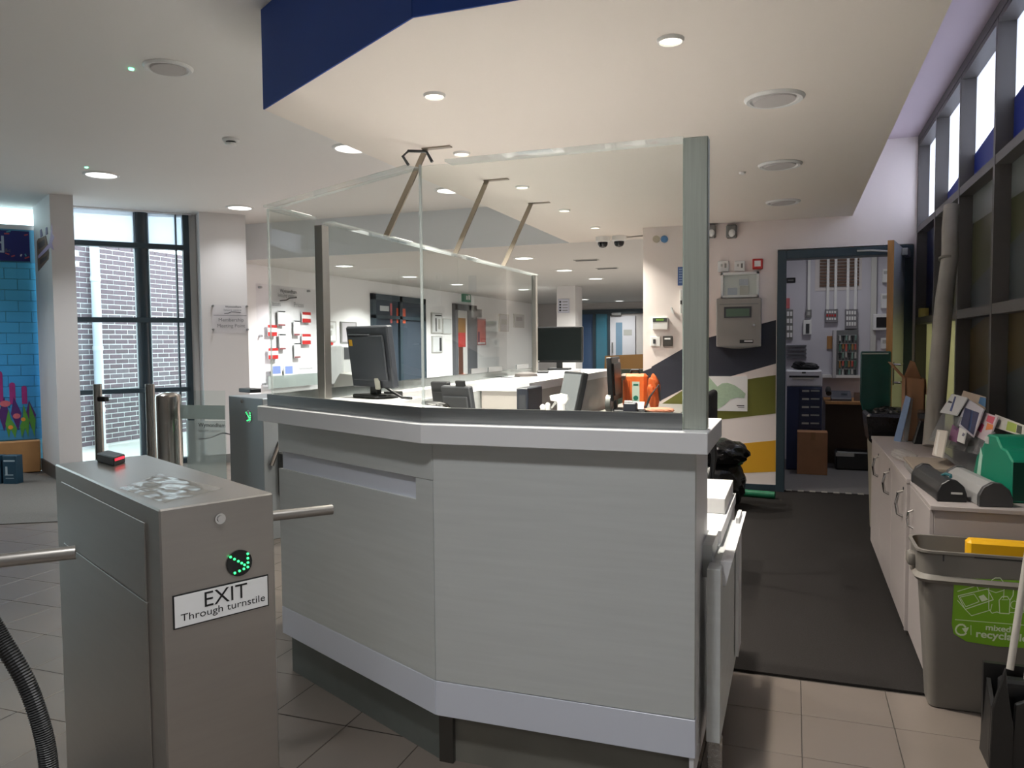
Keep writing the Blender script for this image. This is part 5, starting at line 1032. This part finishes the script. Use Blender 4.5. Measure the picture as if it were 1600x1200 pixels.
for k, (px, py, s_, lb) in enumerate(((848, 636, .022, 'small white knob cap on the inner worktop, left one'), (856, 633, .02, 'small white knob cap on the inner worktop, right one'))):
    b0 = pY(px, py, 3.8); q = B(); q.cyl((b0.x, 3.8, .7455), (b0.x, 3.8, b0.z-.005), .012); q.ball((b0.x, 3.8, b0.z), s_*.7); tag(q.done('desk_stamp', whp, smooth=True), lb, 'stamp')
b0 = pY(920, 638, 6.1)
q = B(); q.bb(-1.33, -1.22, 6.36, 6.44, .786, .87, .01); tag(q.done('card_terminal', mat('terminal', (60, 62, 72), .4)), 'dark card terminal on the low desk left of the tape roll', 'terminal')
q = B(); q.ext([(-1.30, 6.56, .787), (-1.20, 6.56, .787), (-1.20, 6.63, .86), (-1.30, 6.63, .86)], (0, .006, 0)); tag(q.done('paper_sheet', paper), 'white paper sheet propped on the low desk', 'paper')
# office chair behind the steel post
o = thing('office_chair', 'black office chair seen edge-on just right of the steel post', 'chair', (-.26, 4.75, .006)); cr = pY(1116, 630, 4.6); cl = pY(1103, 630, 4.6)
q = B(); z0, z1 = pY(1110, 655, 4.6).z, pY(1110, 612, 4.6).z; q.bb(cl.x, cr.x-.002, 4.42, 4.84, z0-.06, z1, .02, 3); q.done('backrest', mat('chair_fabric', (28, 28, 30), .8), o, True)
q = B(); q.bb(cl.x-.46, cl.x-.02, 4.42, 4.84, .44, .52, .03, 3); q.done('seat', MATS['chair_fabric'], o, True)
q = B(); q.tube([(cl.x-.1, 4.63, .46), (cl.x+.02, 4.63, .5), (cl.x+.045, 4.63, .7), (cl.x+.03, 4.63, .92)], .018); q.done('back_bracket', black, o)
q = B(); q.cyl((cl.x-.25, 4.63, .1), (cl.x-.25, 4.63, .45), .025); q.done('gas_stem', black, o)
for k in range(5):
    a = k*2*math.pi/5; e_ = V((cl.x-.25+.25*math.cos(a), 4.63+.25*math.sin(a), .07)); q = B(); q.tube([(cl.x-.25, 4.63, .11), e_], .018); lg = q.done('leg', black, o)
    q = B(); q.cyl(e_+V((0, -.012, -.036)), e_+V((0, .012, -.036)), .026, n=14); q.done('caster', black, lg)
# ================================================================== RIGHT-HAND SIDE
o = thing('storage_cabinet', 'long white storage cupboard with arched handles along the window wall', 'cabinet', (.72, 4.8, .006))
q = B(); q.bb(.505, .955, 3.95, 5.64, .05, .715); q.done('body', cabw, o)
q = B(); q.bb(.53, .95, 3.97, 5.62, .006, .05); q.done('plinth', dgrey, o)
q = B(); q.bb(.485, .958, 3.93, 5.66, .715, .735, .002); q.done('top', cabw, o)
q = B(); q.bb(.488, .955, 3.935, 3.949, .03, .715, .001); q.done('end_panel', cabw, o)
for k, (ya, yb, hy_) in enumerate(((5.64, 5.08, 5.16), (5.075, 4.515, 4.6), (4.51, 3.955, None))):
    q = B(); q.bb(.488, .504, yb+.002, ya-.002, .04, .712, .001); dr = q.done('door', cabw, o)
    hy2 = hy_ if hy_ else 4.05
    if k < 2 or True:
        c = V((.488, (5.2, 4.62, 4.05)[k], .60)); q = B(); q.tube([c+V((0, .0, .06)), c+V((-.022, 0, .05)), c+V((-.03, 0, 0)), c+V((-.022, 0, -.05)), c+V((0, 0, -.06))], .008); q.done('handle', chrome, dr, True)
        q = B(); q.cyl((.4875, c.y-.02, .675), (.484, c.y-.02, .675), .007, n=12); q.done('lock', dgrey, dr)
o = thing('low_cupboard', 'short white cupboard behind the recycling bin', 'cabinet', (.72, 3.63, .006))
q = B(); q.bb(.515, .955, 3.36, 3.92, .03, .712); q.done('body', cabw, o); q = B(); q.bb(.50, .958, 3.35, 3.925, .712, .73, .002); q.done('top', cabw, o); q = B(); q.bb(.53, .95, 3.4, 3.9, .006, .03); q.done('plinth', dgrey, o)
q = B(); q.bb(.5, .514, 3.37, 3.91, .04, .71, .001); dr = q.done('door', cabw, o); q = B(); q.tube([(.5, 3.8, .62), (.48, 3.8, .61), (.475, 3.8, .58), (.48, 3.8, .55), (.5, 3.8, .54)], .005); q.done('handle', chrome, dr, True)
TOP = .7355
# bin with lid up at the far end
o = thing('pedal_bin', 'beige bin with a black liner and an upright dark green lid near the open door', 'bin', (.66, 6.05, .006))
q = B(); q.ext([(.53, 5.84, .006), (.8, 5.84, .006), (.82, 5.82, .74), (.5, 5.82, .74)], (0, .36, 0), .01); q.done('body', mat('bin_beige', (132, 126, 112), .5), o)
q = B(); q.ext([(.49, 5.81, .66), (.83, 5.81, .66), (.86, 5.8, .86), (.465, 5.8, .87)], (0, .4, 0), .02); blob(q, (.66, 6.0, .84), .16, .17, .06, 41, .2, base=False); q.done('liner', bagm, o)
lz0, lz1 = pY(1360, 690, 6.25).z, pY(1360, 549, 6.25).z; lx0, lx1 = pY(1344, 600, 6.25).x, pY(1392, 600, 6.25).x
q = B(); q.ext([(lx0+.02, 6.24, .85), (lx1, 6.24, .85), (lx1, 6.24, lz1), (lx0, 6.24, lz1), (lx0, 6.24, lz0+.3)], (0, .03, 0), .008); q.done('lid', mat('lid_green', (16, 66, 62), .3), o)
q = B(); q.bb(lx0+.01, lx1-.02, 6.236, 6.24, lz1-.02, lz1-.012); q.done('lid_trim', lgrey, o)
# cardboard box with open flaps
o = thing('open_carton', 'tall brown cardboard box with open flaps on the far end of the white cupboard', 'box', (0.75, 5.5, TOP)); BF = F((0, 5.42, 0), (1, 0, 0))
x0, x1 = BF.at(1414, 640)[0], BF.at(1445, 640)[0]; zt_ = BF.at(1430, 592)[1]
q = B()
for a in ((x0, x1, 5.42, 5.426), (x0, x1, 5.59, 5.596), (x0, x0+.006, 5.42, 5.596), (x1-.006, x1, 5.42, 5.596)): q.bb(*a, TOP+.001, zt_)
q.bb(x0, x1, 5.42, 5.596, TOP, TOP+.006); q.done('walls', card, o)
q = B(); q.ext([(x0, 5.42, zt_), (x0, 5.596, zt_), (x0-.085, 5.59, zt_+.1), (x0-.085, 5.42, zt_+.1)], (.004, 0, .004)); q.done('flap', card, o)
q = B(); q.ext([(x0+.01, 5.59, zt_), (x1, 5.59, zt_), (x1-.035, 5.62, zt_+.1), (x0+.05, 5.62, zt_+.11)], (0, .004, .001)); q.done('flap', card, o)
q = B(); q.ext([(x1, 5.42, zt_), (x1, 5.596, zt_), (x1+.01, 5.59, zt_-.1), (x1+.01, 5.43, zt_-.1)], (.004, 0, 0)); q.done('flap', card, o)
# roll of carpet leaning at the windows
ra, rb_ = pY(1458, 650, 4.95), pY(1487, 322, 5.35); ra.z = TOP+.03
q = B(); ax_ = (rb_-ra); pts = [ra+ax_*t for t in (0, .2, .4, .6, .78, .9, 1)]
pts[4] += V((.012, 0, 0)); q.tube(pts, .05, 24, radii=[.052, .051, .05, .048, .046, .044, .043]); o = thing('vinyl_roll', 'tall grey roll of floor vinyl leaning against the dark window frames', 'roll', ra)
q.done('roll', mat('roll_grey', (150, 144, 136), .6, noise=(9, .08)), o, True)
q = B(); dq = ax_.normalized(); q.tube([ra+ax_*.765, ra+ax_*.775], .0475, 24); q.done('string_tie', mat('string', (120, 114, 106), .7), o)
q = B(); q.bb(.966, 1.035, 7.2, 7.28, 1.556, 1.63, .004); q.done('plant_pot', mat('pot_yellow', (196, 180, 96), .6)); po = bpy.data.objects['plant_pot']; tag(po, 'small yellow pot on the window rail in the far corner', 'pot')
# leaflet display
def slant(b, pxs, p, n, t):
    n = V(n).normalized(); return b.ext([onplane(x, y, p, n) for x, y in pxs], n*t)
o = thing('leaflet_rack', 'clear acrylic tiered leaflet rack on the white cupboard by the windows', 'rack', (.8, 4.3, TOP))
q = B(); q.bb(.735, .945, 3.95, 4.85, TOP+.0005, TOP+.05, .002); q.done('base', clear('rack_acrylic', (238, 240, 240), .9, frost=.25, frost_rgb=(225, 225, 228)), o)
rk = MATS['rack_acrylic']; NS = (-.88, -.12, .46)
for k, (pxs, off) in enumerate((([(1452, 688), (1476, 641), (1504, 652), (1482, 700)], .0), ([(1482, 700), (1505, 655), (1528, 664), (1508, 706)], .02), ([(1508, 706), (1530, 665), (1556, 676), (1536, 712)], .04))):
    q = B(); slant(q, pxs, (.74+off, 4.3, .9), NS, .004); q.done('pocket', rk, o)
leafs = [([(1470, 645), (1489, 616), (1513, 622), (1496, 650)], (206, 206, 206), .0, 'white leaflet with a blue stripe at the top left of the rack', [([(1484, 642), (1492, 619), (1494, 620), (1487, 643)], (60, 76, 130)), ([(1481, 629), (1483, 626), (1488, 628), (1487, 630)], (50, 50, 70))]),
         ([(1503, 622), (1507, 611), (1542, 621), (1541, 640)], (190, 170, 150), .09, 'brown and white leaflet with a blue corner at the back of the rack', [([(1529, 630), (1532, 620), (1541, 622), (1540, 637)], (70, 130, 180))]),
         ([(1497, 664), (1513, 623), (1539, 640), (1522, 684)], (196, 192, 200), .02, 'white leaflet with a dark navy picture in the middle of the rack', [([(1501, 663), (1508, 637), (1530, 645), (1521, 680)], (36, 44, 84)), ([(1512, 672), (1518, 641), (1521, 642), (1516, 675)], (90, 130, 190))]),
         ([(1521, 680), (1541, 645), (1561, 652), (1545, 692)], (206, 190, 196), .05, 'white and pink leaflet with an orange patch in the rack', [([(1541, 658), (1544, 649), (1555, 652), (1551, 663)], (210, 90, 110)), ([(1540, 672), (1543, 661), (1552, 664), (1551, 671)], (220, 130, 70)), ([(1527, 672), (1534, 661), (1538, 664), (1533, 676)], (176, 60, 100))]),
         ([(1554, 668), (1557, 648), (1604, 666), (1603, 684)], (200, 198, 190), .08, 'white and lime leaflet at the right end of the rack', [([(1572, 672), (1575, 658), (1589, 663), (1587, 676)], (160, 180, 80)), ([(1588, 676), (1590, 664), (1597, 666), (1596, 679)], (70, 74, 60))]),
         ([(1484, 688), (1490, 664), (1500, 671), (1496, 692)], (120, 76, 110), -.03, 'small purple leaflet low in the rack', [([(1490, 670), (1492, 666), (1497, 669), (1495, 673)], (80, 44, 84))]),
         ([(1497, 690), (1501, 668), (1511, 674), (1507, 694)], (205, 204, 200), -.03, 'small white leaflet low in the rack beside the purple one', [([(1503, 681), (1505, 676), (1508, 678), (1506, 682)], (90, 90, 110))]),
         ([(1458, 712), (1466, 672), (1482, 674), (1474, 716)], (198, 190, 180), -.07, 'upright cream leaflet box at the front of the rack', [([(1460, 708), (1466, 674), (1469, 675), (1463, 712)], (226, 222, 216))])]
for pxs, c, off, lb, ins in leafs:
    lf = thing('leaflet', lb, 'leaflet', onplane(pxs[0][0], pxs[0][1], (.73+off, 4.3, .9), V(NS).normalized())); lf['group'] = 'leaflets in the rack'
    q = B(); slant(q, pxs, (.73+off, 4.3, .9), NS, .006); q.done('sheet', mat('leaf_%d_%d_%d' % c, c, .5), lf)
    for p_, c2 in ins: q = B(); slant(q, p_, V((.73+off, 4.3, .9))+V(NS).normalized()*.006, NS, .001); q.done('print', mat('leafink_%d_%d_%d' % c2, c2, .5), lf)
# blue leaflet in an A-frame holder, black stand, clear tub, trays
a = pz(1402, 690, TOP); o = thing('leaflet_holder', 'clear A-frame holder with a pale blue leaflet on the cupboard front edge', 'holder', a)
HN = (-.8, -.55, .1)
q = B(); slant(q, [(1397, 688), (1416, 618), (1424, 622), (1407, 694)], (a.x+.02, a.y, TOP+.02), HN, .004); q.done('blue_sheet', mat('sheet_blue', (128, 150, 186), .4), o)
q = B(); slant(q, [(1407, 694), (1425, 622), (1427, 623), (1418, 694)], (a.x+.03, a.y, TOP+.02), (-.2, -.9, .1), .003); q.done('clear_back', clear('holder_clear', (240, 244, 246), 1, frost=.3, frost_rgb=(200, 206, 212)), o)
q = B(); a = pz(1424, 692, TOP)+V((.03, -.06, 0)); q.ext([(a.x-.03, a.y, TOP), (a.x+.03, a.y, TOP), (a.x+.04, a.y+.03, TOP+.13), (a.x+.01, a.y+.03, TOP+.14)], (0, .05, 0), .008); tag(q.done('phone_dock', black), 'small black dock standing behind the blue leaflet holder', 'device')
a = pz(1448, 692, TOP); o = thing('clear_tub', 'square clear tub with a grey label band beside the black dock', 'tub', a+V((0, .1, 0)))
q = B(); q.bb(a.x-.045, a.x+.05, a.y-.02, a.y+.08, TOP+.001, TOP+.2, .006); q.done('tub', clear('tub_clear', (226, 226, 226), 1, frost=.4, frost_rgb=(150, 148, 146)), o); q = B(); q.bb(a.x-.046, a.x+.051, a.y-.021, a.y+.081, TOP+.15, TOP+.18); q.done('band', dgrey, o)
a, b_ = pz(1432, 728, TOP), pz(1500, 726, TOP)
o = thing('brochure_tray', 'shallow translucent plastic tray with a pale board on top, in front of the leaflet rack', 'tray', (a+b_)/2)
q = B(); q.bb(.52, .71, 3.97, 4.3, TOP+.0005, TOP+.028, .004); q.done('tray', clear('tray_clear', (240, 240, 240), 1, frost=.45, frost_rgb=(205, 203, 200)), o)
q = B(); q.bb(.525, .72, 4.0, 4.38, TOP+.0285, TOP+.042, .002); q.done('board', mat('board_beige', (150, 138, 124), .6), o)
q = B(); blob(q, (.555, 4.62, TOP+.018), .06, .2, .02, 51, .2); tag(q.done('plastic_wrap', clear('wrap', (245, 245, 245), .8, rough=.15, frost=.5, frost_rgb=(230, 226, 222)), smooth=True), 'flattened clear plastic wrap on the cupboard front edge', 'wrap')
# laminator-like rolls
CT = .7305
def roller(lb, a, b_, r, mbody, mend, hw, extra=None):
    o = thing('tape_machine', lb, 'machine', a); d = (b_-a); L = d.length; d.normalize(); s_ = V((-d.y, d.x, 0)); 
    prof = [(-hw, 0), (-hw*1.0, r*.9), (-hw*.72, r*1.6), (-hw*.2, r*2), (hw*.3, r*1.95), (hw*.8, r*1.4), (hw, r*.7), (hw, 0)]
    q = B(); q.ext([a+s_*x+V((0, 0, z)) for x, z in prof], d*L, .003); q.done('body', mbody, o)
    for t in (-.012, L-.01): 
        q = B(); q.ext([a+d*t+s_*x*1.06+V((0, 0, z*1.05)) for x, z in prof], d*.022, .003); q.done('end_cap', mend, o)
    return o, d, s_
o, d, s_ = roller('black rounded dispenser lying on the short cupboard, left of the grey one', V((.553, 3.88, CT)), V((.588, 3.46, CT)), .042, mat('case_black', (40, 42, 44), .4), black, .05)
q = B(); q.tube([V((.57, 3.6, CT+.075)), V((.585, 3.57, CT+.092)), V((.60, 3.55, CT+.09)), V((.595, 3.52, CT+.088))], .006); q.done('teal_tag', mat('teal_tag', (30, 92, 100), .5), o)
E2 = F((0, 3.447, 0), (1, 0, 0))
q = B(); q.box((.605, 3.4475, CT+.035), (.04, .0015, .008)); q.done('badge', lgrey, o)
o, d, s_ = roller('grey topped rounded dispenser lying beside the black one on the short cupboard', V((.672, 3.80, CT)), V((.725, 3.40, CT)), .045, mat('case_grey', (150, 150, 150), .4), mat('cap_grey', (66, 66, 68), .4), .056)
# green first aid box
o = thing('first_aid_box', 'green plastic first aid box with a carry handle on the short cupboard', 'box', (.84, 3.64, CT))
fa = [V((.735, 3.84, 0)), V((.80, 3.49, 0)), V((.955, 3.56, 0)), V((.945, 3.84, 0))]
GF = F((fa[0].x, fa[0].y, 0), fa[1]-fa[0]); L = (fa[1]-fa[0]).length; bw_ = GF.n*-1
side = [(0, CT), (L, CT), (L, CT+.165), (L*.84, CT+.2), (L*.72, CT+.205), (L*.6, CT+.245), (L*.36, CT+.245), (L*.24, CT+.19), (L*.08, CT+.14), (0, CT+.07)]
q = B(); q.ext([GF.P(u_, z) for u_, z in side], bw_*.14, .006); q.done('shell', greenp, o)
q = B(); GF.slab(q, L*.99, L*1.004, CT+.01, CT+.16, -.004, -.138); q.done('shaded_side', mat('green_shade', (10, 60, 48), .4), o)  # near side given a darker green, its shade painted in
q = B(); GF.slab(q, L*.33, L*.42, CT+.205, CT+.235, .003, 0); q.done('handle_label', lgrey, o)
q = B(); GF.polyuv(q, [(L*.1, CT+.04), (L*.2, CT+.03), (L*.26, CT+.15), (L*.2, CT+.18)], .002, 0); q.done('print', mat('fa_print', (170, 205, 190), .5), o); q = B(); GF.polyuv(q, [(L*.12, CT+.03), (L*.22, CT+.02), (L*.22, CT+.035), (L*.12, CT+.045)], .0025, 0); q.done('print', red, o)
# recycling bin
o = thing('recycling_bin', 'grey slim recycling bin with a lime green mixed recyclables label', 'bin', (.68, 3.22, 0))
def ring(x0, x1, y0, y1, z, rc, n=5):
    out = []
    for cx, cy, a0 in ((x1-rc, y1-rc, 0), (x0+rc, y1-rc, 90), (x0+rc, y0+rc, 180), (x1-rc, y0+rc, 270)):
        for k in range(n+1): a = math.radians(a0+90*k/n); out.append((cx+rc*math.cos(a), cy+rc*math.sin(a), z))
    return out
def loft(b, rings, close=True):
    t = bmesh.new(); R = [[t.verts.new(p) for p in r] for r in rings]; n = len(R[0])
    for A, C in zip(R, R[1:]):
        for k in range(n): t.faces.new((A[k], A[(k+1) % n], C[(k+1) % n], C[k]))
    if close: t.faces.new(R[0]); t.faces.new(R[-1])
    bmesh.ops.recalc_face_normals(t, faces=t.faces[:]); return b._add(t)
binm = mat('bin_grey', (112, 108, 102), .45, noise=(20, .02)); bind = mat('bin_inside', (84, 82, 80), .5)
q = B(); loft(q, [ring(.485, .90, 3.20, 3.345, .004, .03), ring(.45, .93, 3.10, 3.335, .50, .035), ring(.45, .93, 3.10, 3.335, .51, .035)]); q.done('body', binm, o, True)
q = B(); loft(q, [ring(.425, .945, 3.095, 3.34, .5, .05), ring(.415, .95, 3.078, 3.344, .515, .05), ring(.428, .945, 3.095, 3.338, .53, .05), ring(.425, .945, 3.09, 3.34, .605, .05), ring(.418, .948, 3.082, 3.344, .61, .05), ring(.418, .948, 3.082, 3.344, .618, .05), ring(.43, .938, 3.095, 3.334, .618, .045), ring(.452, .925, 3.13, 3.32, .45, .035)], False); q.done('rim', binm, o, True)
q = B(); loft(q, [ring(.455, .925, 3.132, 3.32, .5105, .03), ring(.455, .925, 3.132, 3.32, .512, .03)]); q.done('inside', bind, o)
q = B(); q.box((.415, 3.2, .56), (.03, .06, .05), 0, .012, 2); q.done('side_handle', binm, o, True)
q = B(); q.box((.505, 3.0905, .598), (.004, .004, .03)); q.box((.7, 3.0885, .606), (.2, .004, .006)); q.done('rim_slots', black, o)
slope = (3.20-3.10)/(.50-.004)
BFn = V((0, -1, -slope)).normalized()
def bp(px, py, t=0): return onplane(px, py, V((.6, 3.10, .5))+BFn*t, BFn)
lbm = mat('lime_label', (126, 180, 40), .45)
q = B(); q.ext([bp(x, y, .001) for x, y in ((1491, 903), (1640, 909), (1640, 1020), (1600, 1012), (1560, 1010), (1510, 1002), (1490, 990), (1487, 975))], BFn*.0015); lp = q.done('label', lbm, o)
wl = mat('label_white', (226, 238, 206), .5)
def ln(pts, w=1.0, nm='icon_outline', m=wl):
    q = B()
    for (x0, y0), (x1, y1) in zip(pts, pts[1:]):
        L_ = math.hypot(x1-x0, y1-y0)
        if L_ < .01: continue
        nx, ny = -(y1-y0)/L_*w/2, (x1-x0)/L_*w/2
        q.ext([bp(x0+nx, y0+ny, .0025), bp(x0-nx, y0-ny, .0025), bp(x1-nx, y1-ny, .0025), bp(x1+nx, y1+ny, .0025)], BFn*.0006)
    r_ = q.done(nm, m, lp); r_['kind'] = 'stuff'; return r_
ln([(1497, 931), (1543, 920), (1552, 937), (1508, 952), (1497, 931)], 1.2, 'newspaper_icon'); ln([(1496, 924), (1526, 915), (1529, 922)], 1); ln([(1496, 938), (1510, 954), (1518, 962), (1548, 953), (1550, 944)], 1)
ln([(1500, 933), (1522, 928), (1530, 940), (1509, 948), (1500, 933)], .9)
q = B(); q.ext([bp(x, y, .0025) for x, y in ((1529, 932), (1537, 929), (1544, 937), (1534, 940))], BFn*.0006); q.done('icon_patch', wl, lp)
ln([(1545, 952), (1545, 915), (1550, 906), (1555, 903), (1563, 903), (1568, 910), (1569, 918), (1568, 935)], 1.2, 'bottle_icon'); ln([(1545, 922), (1556, 926), (1569, 922)], .9); ln([(1545, 952), (1550, 958), (1558, 956), (1562, 958)], 1.1)
ln([(1562, 958), (1561, 938), (1566, 932), (1574, 932), (1578, 938), (1577, 959), (1562, 958)], 1.2, 'can_icon'); ln([(1565, 937), (1575, 937)], .8)
ln([(1578, 938), (1583, 930), (1584, 915), (1591, 915), (1591, 930), (1599, 940), (1600, 957), (1578, 957)], 1.2, 'jar_icon'); ln(arc(1585, 945, 6, 0, 360, 12), .9)
ln([(1492, 968), (1640, 980)], .9, 'rule')
ln([(1517, 977), (1517, 992)], .9, 'divider')
ln([(1510, 989), (1506, 992), (1500, 992), (1495, 989), (1493, 984), (1495, 979), (1499, 976), (1505, 976), (1509, 980)], 2.6, 'recycle_loop'); q = B(); q.ext([bp(x, y, .0025) for x, y in ((1503, 982), (1514, 980), (1509, 990))], BFn*.0006); q.done('recycle_arrow', wl, lp)
LBF = F((0, 3.12, 0), (1, 0, 0))
def btxt(s, p0, p1, h):
    A, C = bp(*p0, .0032), bp(*p1, .0032); u = (C-A); L_ = u.length; u.normalize(); v = BFn.cross(u)*-1; v = u.cross(BFn)*-1
    if v.z < 0: v = -v
    cu = bpy.data.curves.new('txt', 'FONT'); cu.body = s; cu.size = 1; cu.offset = .025
    ob = bpy.data.objects.new('txt', cu); COL.objects.link(ob); me = bpy.data.meshes.new_from_object(ob); bpy.data.objects.remove(ob)
    xs = [q_.co.x for q_ in me.vertices]; k = L_/(max(xs)-min(xs)); o0 = V(lp['_o'])
    for q_ in me.vertices: q_.co = A+u*((q_.co.x-min(xs))*k)+v*(q_.co.y*k)-o0
    me.materials.append(wl); ob = bpy.data.objects.new('lettering', me); COL.objects.link(ob); ob.parent = lp; ob['_o'] = list(o0)
btxt('mixed', (1540, 984), (1579, 988), 1); btxt('recyclables', (1525, 995), (1614, 1004), 1)
q = B(); q.bb(.60, .87, 3.20, 3.26, .5125, .64, .012); o = tag(q.done('yellow_tub', yellow), 'yellow plastic tub lid sticking up inside the grey recycling bin', 'tub')
# lobby dustpan and broom
o = thing('lobby_dustpan', 'black upright lobby dustpan with a pale handle at the lower right corner', 'dustpan', (.68, 2.83, 0))
q = B(); q.ext([(.595, 2.78, .002), (.60, 2.78, .2), (.635, 2.78, .335), (.645, 2.78, .24), (.66, 2.78, .15), (.66, 2.78, .002)], (0, .02, 0), .003)
q.ext([(.595, 2.8, .002), (.595, 2.92, .002), (.61, 2.93, .26), (.60, 2.8, .2)], (.012, 0, 0)); q.bb(.6, .86, 2.91, 2.93, .002, .3); q.done('pan', mat('pan_black', (28, 28, 28), .45), o)
q = B(); q.ext([(.655, 2.79, .002), (.86, 2.79, .002), (.86, 2.79, .22), (.72, 2.79, .25), (.665, 2.79, .22)], (0, .015, 0), .003); q.done('flap', MATS['pan_black'], o)
hp0, hp1 = pY(1578, 1046, 2.88), pY(1602, 890, 2.95); q = B(); q.cyl(hp0, hp0+(hp1-hp0)*2.2, .011, n=14); q.done('handle', mat('handle_grey', (170, 166, 160), .4), o, True)
o = thing('broom', 'pale broom stick standing in the black lobby dustpan', 'broom', (.75, 2.86, .0)); hp0 = hp0+V((.045, -.02, -.02)); q = B(); q.cyl(hp0, hp0+V((.05, .05, .78)), .011, n=14); q.done('stick', MATS['handle_grey'], o, True)
q = B(); q.box(hp0+V((0, 0, -.08)), (.16, .05, .16), 0, .01); q.done('broom_head', black, o)
